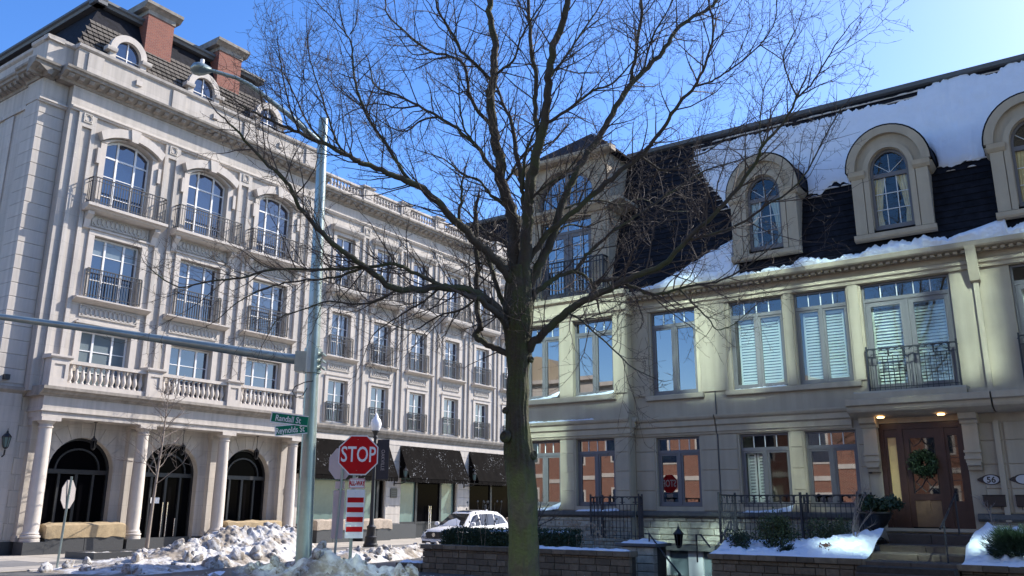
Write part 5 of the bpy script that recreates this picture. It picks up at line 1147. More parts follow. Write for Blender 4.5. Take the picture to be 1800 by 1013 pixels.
# steps up to the door
ss = thing('door_steps', 'brown stone steps rising from the street to the front door', 'steps', RW(0, 0), RROT)
for i, (v0, v1, z0, z1) in enumerate(((-1.3, -.1, 1.05, 1.30), (-2.2, -1.3, .9, 1.08), (-3.2, -2.2, .72, .93), (-4.05, -3.2, .5, .80), (-4.7, -4.05, .3, .60), (-5.3, -4.7, .1, .4))):
    for a, b_ in ((-.78, .2), (.2, 1.1)): MB().cbox(a+.004, b_-.004, v0, v1+.1, z0, z1, .012).build('tread', M['step'], ss)
MB().box(-.76, 1.08, -4.6, 0, -.1, .72).build('step_core', M['soil'], ss)
# railings of the grey house
def rail_thing(lab, segs, z0, z1):
    t = thing('iron_railing', lab, 'railing', RW(0, 0), RROT)
    for a, b_ in segs: scroll_rail(t, 'railing_panel', a, b_, z0, z1)
    return t
rail_thing('black scrolled iron railing round the basement stair, left of the middle windows', [((-9.05, -1.2), (-7.35, -1.2)), ((-7.35, -1.2), (-6.95, -2.2)), ((-9.05, -1.2), (-9.05, -.45))], 1.0, 2.2)
rail_thing('black scrolled iron railing behind the snowy shrub bed', [((-4.75, -1.9), (-4.75, -.7)), ((-4.75, -.7), (-2.95, -.7)), ((-2.95, -.7), (-2.95, -.1)), ((-2.95, -.75), (-1.3, -.75)), ((-1.3, -1.6), (-1.3, -.15))], .98, 2.24)
def handrail(lab, pts, posts):
    t = thing('handrail', lab, 'handrail', RW(0, 0), RROT); MB().tube(pts, .024, 8).build('rail', M['iron'], t)
    for p, zb in posts: MB().tube([p, (p[0], p[1], zb)], .02, 8).build('post', M['iron'], t)
handrail('black handrail slanting down the basement stair', [(-6.75, -2.3, 1.2), (-6.6, -2.35, 1.2), (-6.0, -2.6, .62), (-5.2, -2.9, -.1)], [((-6.6, -2.35, 1.2), .95), ((-5.6, -2.75, .25), -.4)])
handrail('short black handrail stub beside the shrub bed corner', [(-5.35, -2.1, .95), (-5.35, -2.1, 1.2), (-5.2, -2.15, 1.2), (-4.9, -2.3, .9)], [((-5.35, -2.1, .95), .5)])
handrail('black handrail on two posts at the front steps', [(.78, -.9, 2.25), (.80, -1.2, 2.22), (.84, -3.2, 1.72), (.86, -4.2, 1.5)], [((.79, -1.15, 2.22), 1.25), ((.85, -3.6, 1.62), .7)])
# number plaque and mailboxes beside the door
def plaque(u, lab1, lab2):
    t = thing('number_plaque', lab1, 'plaque', RW(u, -.03, 2.59), RROT)
    el = lambda a, b_: [(a*math.cos(k*math.pi/12), b_*math.sin(k*math.pi/12)) for k in range(24)]
    MB().prism(el(.225, .125), -.01, .02).build('plaque_rim', M['plaque'], t); MB().prism([(-.30, .02), (-.2, .07), (-.2, -.07), (-.30, -.02)], -.008, .018).prism([(.30, -.02), (.2, -.07), (.2, .07), (.30, .02)], -.008, .018).build('plaque_ear', M['plaque'], t)
    MB().prism(el(.17, .105), -.016, -.011).build('plaque_face', M['silver'], t); text('56' if u < 2 else '', 'numeral', M['plaque'], t, .2, (0, -.02, -.01), (R(90), 0, 0), 1, .004, .002) if u < 2 else None
    m_ = thing('mailbox', lab2, 'mailbox', RW(u+.02, -.06, 1.95), RROT)
    MB().cbox(-.24, .24, -.08, .06, 0, .26, .01).build('box', M['plaque'], m_); MB().box(-.25, .25, -.095, .06, .26, .28).build('lid', M['plaque'], m_)
    MB().tube([(-.13, -.03, 0), (-.13, -.05, -.08), (-.13, -.08, -.06)], .008, 5).tube([(.13, -.03, 0), (.13, -.05, -.08), (.13, -.08, -.06)], .008, 5).build('hook', M['plaque'], m_)
plaque(1.48, 'oval house number plaque with silver face between door and downspout', 'black wall mailbox under the oval number plaque, left of the downspout')
plaque(2.17, 'oval number plaque cut by the right edge of the picture', 'black wall mailbox at the right edge, right of the downspout')
# wreath on the door
def leafcloud(mb, fn, n, size, rnd_, droop=0):
    for _ in range(n):
        p = Vector(fn()); d = Vector((rnd_.gauss(0, 1), rnd_.gauss(0, 1), rnd_.gauss(0, 1)-droop)).normalized(); s_ = d.cross(Vector((rnd_.gauss(0, 1), rnd_.gauss(0, 1), rnd_.gauss(0, 1)))).normalized()
        L = size*rnd_.uniform(.6, 1.4); w_ = L*.28
        mb.add([p, p+d*L*.5+s_*w_, p+d*L, p+d*L*.5-s_*w_], [(0, 1, 2, 3)])
rw = random.Random(11)
wr = thing('wreath', 'dark evergreen wreath hanging on the front door', 'wreath', RW(.01, -.03, 3.02), RROT)
def wfn():
    a = rw.uniform(0, 2*math.pi); b_ = rw.uniform(0, 2*math.pi); r_ = .125*math.sqrt(rw.random()); R_ = .215
    return ((R_+r_*math.cos(b_))*math.cos(a), -.05+r_*math.sin(b_), (R_+r_*math.cos(b_))*math.sin(a))
q = MB(); leafcloud(q, wfn, 2600, .07, rw); q.build('sprigs', M['leafd'], wr); MB().tube([(.25*math.cos(k*math.pi/12), 0, .25*math.sin(k*math.pi/12)) for k in range(25)], .02, 6).build('hoop', M['twig'], wr)
# urn with evergreen boughs
ur = thing('urn', 'black pedestal urn filled with evergreen boughs left of the door', 'urn', RW(-1.0, -1.35, 1.08), RROT); ur.scale = (.86, .86, .92)
MB().box(-.24, .24, -.24, .24, 0, .1).lathe([(.2, .1), (.2, .14), (.1, .2), (.08, .28), (.13, .34), (.3, .46), (.42, .64), (.46, .74), (.5, .76), (.5, .8), (.42, .8), (.38, .72)], 20).build('bowl', M['plaque'], ur, smooth=40)
q = MB()
def bough():
    a = rw.uniform(0, 2*math.pi); t = rw.random(); r_ = t*.62
    return (r_*math.cos(a)+.15, r_*math.sin(a)*.8, .78+.42*math.sin(t*2.6)*rw.uniform(.4, 1))
leafcloud(q, bough, 1400, .12, rw, .4); q.build('boughs', M['leafd'], ur)
# shrubs
def shrub(lab, u, v, z, rx, rz, mt, n, size, name='shrub', spike=0):
    t = thing(name, lab, 'shrub', RW(u, v, z), RROT); r_ = random.Random(int(u*37)+n)
    stems = MB()
    for k in range(7):
        a = r_.uniform(0, 6.28); stems.tube([(0, 0, -.1), (rx*.3*math.cos(a), rx*.3*math.sin(a), rz*.7), (rx*.7*math.cos(a), rx*.7*math.sin(a), rz*1.3)], [.02, .014, .006], 5)
    stems.build('stem', M['twig'], t)
    lumps = [(Vector((r_.uniform(-.6, .6)*rx, r_.uniform(-.6, .6)*rx, rz*r_.uniform(.5, 1.35))), r_.uniform(.35, .6)) for _ in range(14)]
    def fn():
        c, k = r_.choice(lumps); d = Vector((r_.gauss(0, 1), r_.gauss(0, 1), r_.gauss(0, 1))).normalized()*(r_.random()**.4)
        p = c+Vector((d.x*rx*k, d.y*rx*k, d.z*rz*k)); p.z = max(p.z, .0); return p
    q = MB()
    if spike:
        for _ in range(n):
            p = fn(); d = (p-Vector((0, 0, rz*.4))).normalized()+Vector((r_.gauss(0, .25), r_.gauss(0, .25), r_.gauss(0, .25)+.2)); d.normalize(); s_ = d.cross(Vector((r_.gauss(0, 1), r_.gauss(0, 1), 1))).normalized()*.006
            q.add([p-s_, p+s_, p+d*size], [(0, 1, 2)])
    else: leafcloud(q, fn, n, size, r_)
    q.build('foliage', mt, t); return t
shrub('small dark shrub with snow at the left of the shrub bed', -3.75, -3.3, .82, .42, .32, M['leafd'], 1200, .06)
shrub('tall olive-green shrub, largest in the snowy bed before the railing', -3.05, -2.7, .84, .66, .56, M['leafy'], 3400, .06)
shrub('second olive-green shrub before the railing, right of the largest', -1.85, -2.2, .9, .56, .46, M['leafy'], 2400, .06)
shrub('little dark shrub poking from snow in front of the olive shrub', -2.55, -3.5, .82, .2, .17, M['leafd'], 500, .05)
shrub('low rusty-brown shrub sunk in the snow of the bed', -1.62, -3.45, .84, .26, .16, M['rust'], 600, .06)
shrub('spiky dark pine bush in snow at the right edge', 2.2, -3.3, .8, .62, .42, M['leafd'], 9000, .13, 'pine_bush', 1)
def bareplant(lab, base, h, spread, nb, mt, seed, name='bare_shrub', stalks=False, cat='shrub'):
    t = thing(name, lab, cat, base); r_ = random.Random(seed); q = MB()
    def go(p, d, L, rad, lev):
        pts = [p]; k = 4
        for i in range(k): d = (d+Vector((r_.gauss(0, .13), r_.gauss(0, .13), r_.gauss(0, .08)+.05))).normalized(); pts.append(pts[-1]+d*L/k)
        q.tube(pts, [rad*(1-.65*i/k) for i in range(k+1)], 4 if lev < 2 else 3, cap=False)
        if lev < 3:
            for i in range(nb):
                f_ = r_.uniform(.3, 1); b_ = pts[min(k, int(f_*k)+0)]; nd = (d+Vector((r_.gauss(0, spread), r_.gauss(0, spread), r_.uniform(0, .5)))).normalized(); go(b_, nd, L*r_.uniform(.4, .65), rad*.5, lev+1)
    if stalks:
        for _ in range(nb*6):
            a = r_.uniform(0, 6.28); p = Vector((r_.gauss(0, spread), r_.gauss(0, spread), 0)); L = h*r_.uniform(.5, 1); d = Vector((math.cos(a)*.15, math.sin(a)*.15, 1)).normalized(); q.tube([p, p+d*L*.6, p+d*L+Vector((r_.gauss(0, .05), 0, 0))], [.006, .005, .004], 3, cap=False); q.lathe([(.0, 0), (.03, .02), (.02, .06), (0, .07)], 5, tuple(p+d*L))
        q.build('stalks', mt, t)
    else:
        go(Vector((0, 0, 0)), Vector((0, 0, 1)), h, .03*h/1.4, 0); q.build('stems', mt, t)
    return t
bareplant('slim leafless sapling in the snow before the second railing panel', RW(-1.15, -2.9, .8), 1.35, .55, 4, M['youngbark'], 4)
bareplant('leafless shrub in front of the left mailbox', RW(1.55, -1.6, 1.1), .9, .7, 4, M['youngbark'], 14)
bareplant('leafless shrub right of the big trunk before the bay window', RW(-10.2, -2.6, .62), 1.5, .5, 5, M['twig'], 24)
bareplant('dry seed-head stalks above the clipped hedge', RW(-11.6, -3.1, .6), 1.45, .30, 4, M['dry'], 5, 'dry_stalks', True, 'plant')
bareplant('tangle of dry flower stalks before the basement railing', RW(-8.3, -2.6, .6), .85, .42, 6, M['dry'], 6, 'dry_stalks', True, 'plant')
bareplant('brown dry stalks by the bay wall right of the trunk', RW(-9.3, -2.2, .6), .9, .5, 5, M['dry'], 8, 'dry_stalks', True, 'plant')
# hedge
hg = thing('hedge', 'clipped dark evergreen hedge behind the garden wall', 'hedge', RW(0, 0), RROT); rh = random.Random(2); q = MB()
MB().box(-12.75, -8.65, -3.45, -2.75, .55, 1.12).build('hedge_core', M['leafd'], hg)
def hfn():
    u = rh.uniform(-12.9, -8.5); f_ = rh.random()
    if f_ < .45: v_, z_ = -3.55+abs(rh.gauss(0, .05)), rh.uniform(.6, 1.2)
    elif f_ < .85: v_, z_ = rh.uniform(-3.55, -2.6), 1.2+rh.gauss(0, .035)
    else: u = rh.choice((-12.9, -8.5))+rh.gauss(0, .04); v_, z_ = rh.uniform(-3.5, -2.7), rh.uniform(.6, 1.2)
    return (u, v_, z_+.06*noise.noise(Vector((u*1.5, v_*2, 0))))
leafcloud(q, hfn, 15000, .055, rh); q.build('foliage', M['leafd'], hg, kind='stuff')
# ------------------------------------------------------------------ snow
def gz(x, y, z=0.0):
    d = _F + CX*(x-900)/FPX - CU*(y-506.5)/FPX; t = (z-EYE.z)/d.z; return EYE + d*t
ico = []
for s in range(5):
    bm = bmesh.new(); bmesh.ops.create_icosphere(bm, subdivisions=3, radius=1)
    for v in bm.verts:
        n_ = noise.fractal(v.co*1.5+Vector((s*7.3, 0, 0)), 1, 2, 5); dv = noise.voronoi(v.co*2.2+Vector((0, s*3.7, 0)))[0]; v.co *= .9+.36*n_+.22*(dv[1]-dv[0]); v.co.z *= .75
    me = bpy.data.meshes.new('snow_chunk'); bm.to_mesh(me); bm.free(); me.materials.append(M['dsnow']); me.polygons.foreach_set('use_smooth', [True]*len(me.polygons)); ico.append(me)
def pile(lab, spine, width, hs, nch, seed, mt, rough=.22, res=.045, csz=(.06, .24), skew=0.0):
    """ridge of ploughed snow along a polyline; hs = crest height at each spine point"""
    rn = random.Random(seed); sp = [Vector((p[0], p[1], 0)) for p in spine]
    seg = [(sp[i+1]-sp[i]).length for i in range(len(sp)-1)]; tot = sum(seg); base = sp[0]
    def along(s):
        for i, L in enumerate(seg):
            if s <= L or i == len(seg)-1:
                t = max(0, min(1, s/L)); t2 = t*t*(3-2*t); return sp[i].lerp(sp[i+1], t), (sp[i+1]-sp[i]).normalized(), hs[i]+(hs[i+1]-hs[i])*t2
            s -= L
    ns, nw = int(tot/res), int(width/res); mb = MB(); P = []
    def height(p, t, h):
        k = max(0, 1-abs(t)**1.6)
        n1 = noise.fractal(Vector((p.x*.9, p.y*.9, seed)), 1, 2, 5); n2 = abs(noise.noise(Vector((p.x*3.6, p.y*3.6, seed+3)))); dv = noise.voronoi(Vector((p.x*4.6, p.y*4.6, seed)))[0]; d2 = noise.voronoi(Vector((p.x*11, p.y*11, seed)))[0]; n3 = noise.fractal(Vector((p.x*7, p.y*7, seed+5)), 1, 2, 4)
        return max(0, h*k*(1+.25*n1)+k**.5*rough*(n1*.5+n2*.5+(dv[1]-dv[0])*.75+(d2[1]-d2[0])*.22+n3*.25)*min(1, h*1.6)) - .03
    for i in range(ns+1):
        c, d, h = along(tot*i/ns); nrm = Vector((-d.y, d.x, 0)); e = min(1, min(i, ns-i)*res/(.5*max(h, .2)+.25))
        for j in range(nw+1):
            t = 2*j/nw-1; p = c+nrm*(t*width/2+skew*h*(1-abs(t))); z = height(p, t, h*e**.5)
            jt = Vector((noise.noise(p*6)*.05, noise.noise(p*6+Vector((9, 0, 0)))*.05, 0)); mb.v.append((p.x-base.x+jt.x, p.y-base.y+jt.y, z)); P.append((p, z, t))
    mb.f = [(i*(nw+1)+j, i*(nw+1)+j+1, (i+1)*(nw+1)+j+1, (i+1)*(nw+1)+j) for i in range(ns) for j in range(nw)]
    o = thing('snow_pile', lab, 'snow pile', base); mb.build('snow_heap', mt, o, smooth=180)
    for _ in range(nch):
        p, z, t = rn.choice(P)
        if z < .02 and abs(t) < .5: continue
        s = csz[0]+(csz[1]-csz[0])*rn.random()**2.2; obj('snow_chunk', rn.choice(ico), o, (p.x-base.x, p.y-base.y, z+s*.25), (rn.uniform(0, 6), rn.uniform(0, 6), rn.uniform(0, 6)), (s*rn.uniform(.8, 1.3), s, s*rn.uniform(.7, 1)))
    return o
def L2(u, w_): p = LW(u, -w_); return (p.x, p.y)
pile('big sunlit heap of ploughed snow at the kerb before the arcade', [L2(-3.8, 9.3), L2(-1.5, 8.6), L2(1.4, 7.8), L2(3.8, 7.2), L2(5.6, 7.0), L2(6.6, 7.0)], 4.6, [.05, .28, .64, 1.08, .98, .3], 140, 3, M['dsnow'], rough=.20, csz=(.025, .26))
pile('shaded heap of dirty snow round the foot of the signal pole', [(-6.6, 17.1), (-5.4, 16.8), (-4.4, 16.5), (-3.4, 16.3), (-2.6, 16.3), (-1.6, 16.7), (-.9, 17.0)], 2.8, [.28, .58, .74, .94, .80, .60, .40], 200, 8, M['dsnow'], rough=.23, csz=(.02, .14))
a, b_, c = gz(600, 985, .1), gz(690, 976, .1), gz(770, 968, .1)
pile('low sunlit ridge of snow along the far edge of the near corner', [(a.x-1.5, a.y-.6), (a.x, a.y), (b_.x, b_.y), (c.x, c.y)], 1.6, [.3, .38, .34, .3], 40, 12, M['dsnow'], csz=(.05, .2))
p0, p1, p2 = RW(-16, -9.4), RW(-10, -9.2), RW(-4, -9.2)
pile('low bank of clean snow on the verge in front of the garden walls', [(p0.x, p0.y), (p1.x, p1.y), (p2.x, p2.y)], 1.3, [.2, .28, .33], 50, 15, M['snow'], csz=(.06, .2))
def bedsnow(name, lab, u0, u1, v0, v1, zf, res=.045, mt=None, lump=0):
    nu, nv = int((u1-u0)/res), int((v1-v0)/res); mb = MB()
    for i in range(nu+1):
        for j in range(nv+1):
            u, v = u0+(u1-u0)*i/nu, v0+(v1-v0)*j/nv; e = min(i, nu-i, j, nv-j)*res
            mb.v.append((u, v, zf(u, v)+(.07*noise.fractal(Vector((u*2.6, v*2.6, 3)), 1, 2, 5)+lump*.13*(lambda d: d[1]-d[0])(noise.voronoi(Vector((u*5, v*5, 2)))[0]))*min(1, e*4)+.03*abs(noise.noise(Vector((u*7, v*7, 1))))-.06*max(0, 1-e/.1)))
    mb.f = [(i*(nv+1)+j, (i+1)*(nv+1)+j, (i+1)*(nv+1)+j+1, i*(nv+1)+j+1) for i in range(nu) for j in range(nv)]
    return mb.build(name, mt or M['snow'], None, smooth=180, loc=PR, rot=(0, 0, RROT), label=lab, cat='snow')
def bump(u, v, cu, cv, r, h): return h*math.exp(-((u-cu)**2+(v-cv)**2)/(r*r))
def bedA(u, v): return .89+(v+3.9)*.05+bump(u, v, -.9, -2.3, .75, .34)+bump(u, v, -1.6, -2.9, .6, .2)+bump(u, v, -4.0, -3.0, .4, .25)+bump(u, v, -.6, -1.7, .35, .35)+bump(u, v, -2.4, -2.9, .4, .14)
bedsnow('bed_snow', 'fresh snow heaped over the shrub bed left of the steps', -4.25, -.72, -4.02, -.5, bedA, lump=1)
def bedB(u, v): return .86+(v+3.9)*.09+bump(u, v, 1.45, -2.2, .5, .42)+bump(u, v, 1.9, -1.5, .6, .35)+bump(u, v, 1.25, -3.0, .3, .25)+bump(u, v, 2.6, -2.0, .5, .2)
bedsnow('bed_snow', 'snow heaped round the pine bush right of the steps', 1.14, 6, -4.02, -.2, bedB, lump=1)
bedsnow('wall_snow', 'thin snow strip on the garden wall coping right of the trunk', -9.7, -6.45, -4.03, -3.68, lambda u, v: .845)
bedsnow('bed_snow', 'patchy snow in the bed behind the hedge wall before the basement railing', -9.4, -7.5, -3.6, -1.3, lambda u, v: .66+bump(u, v, -8.2, -2.4, .5, .12))
bedsnow('wall_snow', 'snow cushion on the low wall end left of the hedge', -14.1, -13.3, -4.03, -3.62, lambda u, v: .31)
bedsnow('pier_snow', 'snow on the slab cap of the squat stone pier', -7.4, -6.3, -2.6, -1.75, lambda u, v: .985+bump(u, v, -6.8, -2.2, .3, .05))
bedsnow('hedge_snow', 'broken patch of snow on top of the clipped hedge', -11.2, -9.9, -3.5, -3.1, lambda u, v: 1.235+.04*noise.noise(Vector((u*3, v*4, 0))))
bedsnow('hedge_snow', 'small snow patch on the hedge right of the trunk', -9.5, -8.7, -3.3, -2.9, lambda u, v: 1.235)
def sillsnow(lab, u0, u1, v0, v1, z, hi, side):
    bedsnow('sill_snow', lab, u0, u1, v0, v1, lambda u, v: z+hi*(((u-u0)/(u1-u0)) if side > 0 else ((u1-u)/(u1-u0)))**3*min(1, max(0, (v-v0)/(v1-v0)+.2))+.03, .04)
sillsnow('wedge of snow drifted in the upper left window of the bay', -11.9, -10.62, -.52, -.24, 5.34, .28, 1)
sillsnow('wedge of snow drifted in the upper right window of the bay', -10.0, -8.6, -.52, -.24, 5.34, .16, 1)
sillsnow('wedge of snow in the lower left window of the bay', -11.9, -10.62, -.52, -.24, 1.79, .28, 1)
sillsnow('strip of snow on the band under the lower right bay window', -10.0, -8.5, -.52, -.24, 1.79, .08, 1)
sillsnow('wedge of snow in the ground-floor window left of the railing middle', -4.76, -3.38, -.12, .08, 1.79, .20, 1)
sillsnow('thin snow on the sill of the shuttered upper window', -4.8, -3.3, -.11, .08, 5.23, .05, 1)
sillsnow('snow streak on the string course of the bay', -12.2, -9.2, -.66, -.42, 4.57, .01, -1)
for i, u in enumerate((-9.4, -8.3)):
    pass

# ------------------------------------------------------------------ big bare tree
TD = 13.2
tb = at(921, 960, TD); tb = Vector((tb.x, tb.y, 0))
TR = thing('street_tree', 'big leafless street tree with mossy trunk and spreading crown', 'tree', tb)
rt = random.Random(21)
def P(x, y, dz=0): return at(x, y, TD+dz)-tb
PXM = TD/FPX
# trunk
def smooth_path(pts, n):
    out = []
    for i in range(len(pts)-1):
        p0, p1, p2, p3 = pts[max(0, i-1)], pts[i], pts[i+1], pts[min(len(pts)-1, i+2)]
        for k in range(n):
            t = k/n; out.append(0.5*((2*p1)+(p2-p0)*t+(2*p0-5*p1+4*p2-p3)*t*t+(3*p1-p0-3*p2+p3)*t**3))
    out.append(pts[-1]); return out
tk = [(921, 1062, 36), (921, 1013, 26), (920, 950, 25), (919, 890, 24.5), (915, 830, 24), (911, 785, 24), (910, 750, 20), (910, 700, 17.5), (911, 650, 18), (911, 605, 21), (910, 565, 25), (911, 530, 24), (911, 500, 22), (912, 470, 18)]
cp = smooth_path([P(x, y) for x, y, r in tk], 6); cr = smooth_path([Vector((r*PXM, 0, 0)) for x, y, r in tk], 6); n = 60; tm_ = MB()
for i, p in enumerate(cp):
    for k in range(n):
        g = 2*math.pi*k/n; d = Vector((math.cos(g), math.sin(g), 0)); q = p+d*cr[i].x
        rg = noise.ridged_multi_fractal(Vector((g*2.6, q.z*1.1, 3)), 1, 2, 4, 1, 2)*.016 - abs(math.sin(g*9+2.6*noise.noise(Vector((q.z*2.4, g, 0)))))*.020 + .02*noise.noise(q*2.3)
        q = p+d*(cr[i].x+rg); tm_.v.append(tuple(q))
tm_.f = [(i*n+k, i*n+(k+1) % n, (i+1)*n+(k+1) % n, (i+1)*n+k) for i in range(len(cp)-1) for k in range(n)]; tm_.f.append(tuple((len(cp)-1)*n+k for k in range(n)))
trunk = tm_.build('trunk', M['bark'], TR, smooth=180)
for x, y, dx, dz, r in ((890, 768, -.03, -.14, .10), (889, 722, -.02, -.05, .055), (935, 800, .02, -.05, .085), (932, 632, .02, -.04, .06)):
    k = MB(); pr = [(r, 0), (r*1.05, .02), (r*.95, r*.5), (r*.62, r*.72), (r*.45, r*.5), (0.004, r*.35)]; k.lathe(pr, 14); o = k.build('burl', M['bark'], trunk, smooth=60); o.location = P(x, y, dz); o.rotation_euler = (R(75), 0, R(-40 if dx < 0 else 50))
LIMBS = [
 # (points x,y), r0 px, r1 px, depth offset at the end
 ([(905,530),(904,480),(905,440),(903,404),(898,367),(884,327),(879,282),(873,262),(866,215),(861,171),(868,136),(869,104),(870,73),(863,42),(860,10),(864,-40),(862,-110),(846,-230),(850,-390),(836,-560),(842,-720)], 15, 3.0, 1.2),
 ([(915,530),(920,480),(924,440),(926,400),(928,360),(933,320),(938,296),(948,250),(956,221),(962,177),(965,136),(971,88),(984,54),(994,19),(1000,-40),(1006,-110),(1024,-230),(1040,-380),(1066,-540),(1080,-720)], 14, 3.0, -1.2),
 ([(918,520),(933,498),(951,460),(972,412),(984,371),(996,339),(1012,303),(1028,278),(1057,234),(1082,190),(1101,158),(1130,126),(1158,98),(1178,70),(1202,41),(1240,19),(1264,-4),(1292,-70),(1306,-200),(1330,-380),(1345,-560)], 12, 2.4, 1.8),
 ([(922,625),(934,608),(960,582),(996,549),(1028,529),(1069,509),(1105,489),(1146,477),(1174,456),(1205,424),(1243,387),(1288,342),(1328,287),(1340,256),(1379,215),(1401,171)], 11, 2.2, -1.8),
 ([(1401,171),(1425,150),(1450,110),(1468,80),(1487,55)], 2.2, .9, -2.0), ([(1401,171),(1392,152),(1377,107),(1384,80),(1400,50)], 2.0, .8, -2.0),
 ([(1401,171),(1440,150),(1462,142)], 1.6, .7, -2.0), ([(1340,256),(1335,230),(1340,175),(1345,150),(1356,133)], 1.8, .7, -1.5),
 ([(1205,424),(1250,412),(1300,395),(1345,362),(1382,340),(1420,300),(1450,240),(1480,190)], 3.5, 1.0, -2.4),
 ([(996,549),(1018,560),(1043,583),(1087,623),(1110,645),(1150,665)], 3, .9, -2.2),
 ([(1028,529),(1043,512),(1049,494),(1087,493),(1117,507),(1153,517),(1193,507),(1233,500),(1267,493),(1310,470),(1350,440)], 6, 1.3, -.9),
 ([(1193,507),(1215,530),(1245,560),(1260,580),(1290,570),(1325,540)], 2.4, .8, -1.2),
 ([(925,545),(937,520),(945,511),(965,497),(988,483),(1012,476),(1032,448),(1050,432),(1082,404),(1130,372),(1180,338),(1240,300),(1290,285)], 8, 1.5, .9),
 ([(1012,476),(1030,487),(1044,500),(1048,520)], 4, 2.5, .2),
 ([(921,470),(940,440),(962,412),(990,390),(1040,343),(1088,303),(1126,275),(1148,250),(1177,208),(1196,180),(1221,152),(1234,126),(1249,85),(1254,41),(1247,10),(1240,-30)], 8, 1.5, -.7),
 ([(1221,152),(1245,146),(1272,130),(1309,104),(1336,79),(1352,58),(1363,35),(1366,0)], 2.6, .9, -1.0), ([(1336,79),(1365,98),(1377,107)], 1.4, .8, -1.2),
 ([(1101,158),(1107,150),(1115,107),(1126,41),(1128,0),(1134,-80),(1128,-220),(1150,-400),(1160,-620),(1180,-760)], 5, 2.6, 1.6), ([(1130,126),(1148,63),(1170,25),(1187,-10),(1200,-50)], 2.8, 1.1, 1.0),
 ([(1126,275),(1170,300),(1210,280),(1250,262),(1290,230),(1330,205)], 3, .9, -.2),
 ([(905,505),(893,482),(867,452),(838,428),(814,400),(782,371),(753,339),(713,315),(681,303),(640,288),(615,275),(571,253),(526,234),(488,218),(450,200),(425,186)], 13, 1.6, -1.8),
 ([(753,339),(735,328),(709,303),(678,253),(653,218),(634,177),(623,139),(620,105),(618,79),(608,60),(589,38),(561,9)], 5, 1.0, -.6), ([(615,60),(626,40),(630,0)], 1.5, .8, -.7), ([(608,60),(600,30),(595,0)], 1.4, .8, -.8),
 ([(814,400),(806,372),(812,352),(812,320)], 4.5, 2.2, -.6), ([(640,288),(600,262),(578,210),(562,160),(545,105),(540,62)], 3.2, .9, -1.6), ([(571,253),(540,215),(520,172),(505,140),(490,120)], 2.6, .8, -2.0), ([(526,234),(510,190),(500,150),(492,100),(488,75)], 2.2, .8, -2.4),
 ([(898,600),(890,570),(868,536),(845,521),(817,509),(772,505),(735,508),(700,509),(660,485),(619,453),(594,436),(558,400),(526,364),(509,327),(473,291),(436,254),(416,230),(390,205)], 12, 1.6, -2.2),
 ([(817,509),(790,504),(764,497),(724,477),(695,465),(643,469),(562,475),(481,473),(424,489),(370,494),(315,505),(270,478)], 6, 1.2, -1.6), ([(643,469),(600,485),(550,492),(500,498),(460,510),(420,530),(385,560)], 3, .9, -1.0),
 ([(893,575),(880,556),(862,538),(835,524)], 9, 6.5, -.6),
 ([(700,509),(660,530),(620,535),(580,530),(530,545),(490,560),(470,590)], 3, .9, -.8), ([(772,505),(745,530),(715,548),(680,570),(655,590),(640,625)], 2.8, .8, -.3), ([(845,521),(810,545),(770,556),(730,580),(700,575),(668,560)], 3, .9, .4),
 ([(897,622),(880,616),(857,606),(838,595),(836,588),(845,578),(842,560),(839,538),(839,473),(837,412),(835,372)], 8, 5.5, .5),
 ([(889,540),(878,521),(869,489),(864,469),(858,455)], 6.5, 4.5, .5), ([(835,372),(834,350),(836,330)], 1.5, .8, .5), ([(864,469),(840,462),(820,470)], 3, 1.2, .4),
 ([(880,300),(870,302),(836,256),(804,227),(770,205),(735,186),(697,167),(660,152),(652,125),(648,108)], 6, 1.2, .9), ([(770,205),(742,212),(715,230),(690,226),(665,210),(640,190)], 3, .9, 1.2), ([(735,186),(700,190),(660,182),(620,195),(590,215)], 2.6, .8, 1.4),
 ([(864,221),(836,190),(822,152),(817,114),(790,98),(760,92),(719,63),(681,25),(678,0),(668,-60),(655,-160)], 5, 1.0, 1.2), ([(861,139),(833,111),(811,88),(792,54),(773,22),(766,0),(758,-80),(750,-190),(765,-320)], 4.6, 1.1, -.8),
 ([(760,92),(725,95),(695,60),(665,50)], 2.0, .7, 1.5), ([(836,256),(815,222),(808,180),(806,130),(795,105)], 3, .9, .2),
 ([(948,250),(940,190),(943,142),(934,95),(931,47),(929,16),(926,-80),(935,-200),(925,-350),(940,-560),(930,-740)], 6, 2.6, .8), ([(956,221),(975,208),(1003,190),(1041,161),(1079,145),(1111,110),(1135,88)], 4.5, 1.1, -1.2),
 ([(965,136),(987,111),(1010,76),(1035,41),(1060,0),(1075,-40)], 3.6, 1.2, .4), ([(870,132),(886,120),(902,107),(915,70),(931,38),(956,0),(970,-40)], 3.6, 1.2, -.9),
 ([(921,330),(908,268),(899,215),(883,180),(873,150)], 7, 2.5, 1.0), ([(884,327),(905,295),(922,270),(945,250)], 4, 2.5, .6), ([(926,400),(921,350),(918,320),(924,270),(935,240)], 7, 2.5, -.3),
 ([(984,371),(1010,360),(1050,352),(1090,360),(1130,350),(1170,370),(1210,372)], 3.4, .9, 1.8), ([(972,412),(1000,395),(1030,400),(1070,385),(1110,395)], 3, .9, 1.2), ([(905,440),(880,420),(850,405),(820,370),(790,350)], 5, 1.2, 1.2),
 ([(899,367),(870,350),(845,320),(810,305),(780,280),(745,268)], 4.5, 1.0, .9), ([(928,360),(950,335),(985,310),(1010,285),(1030,250)], 4, 1.0, -1.1),
]
allseg = []
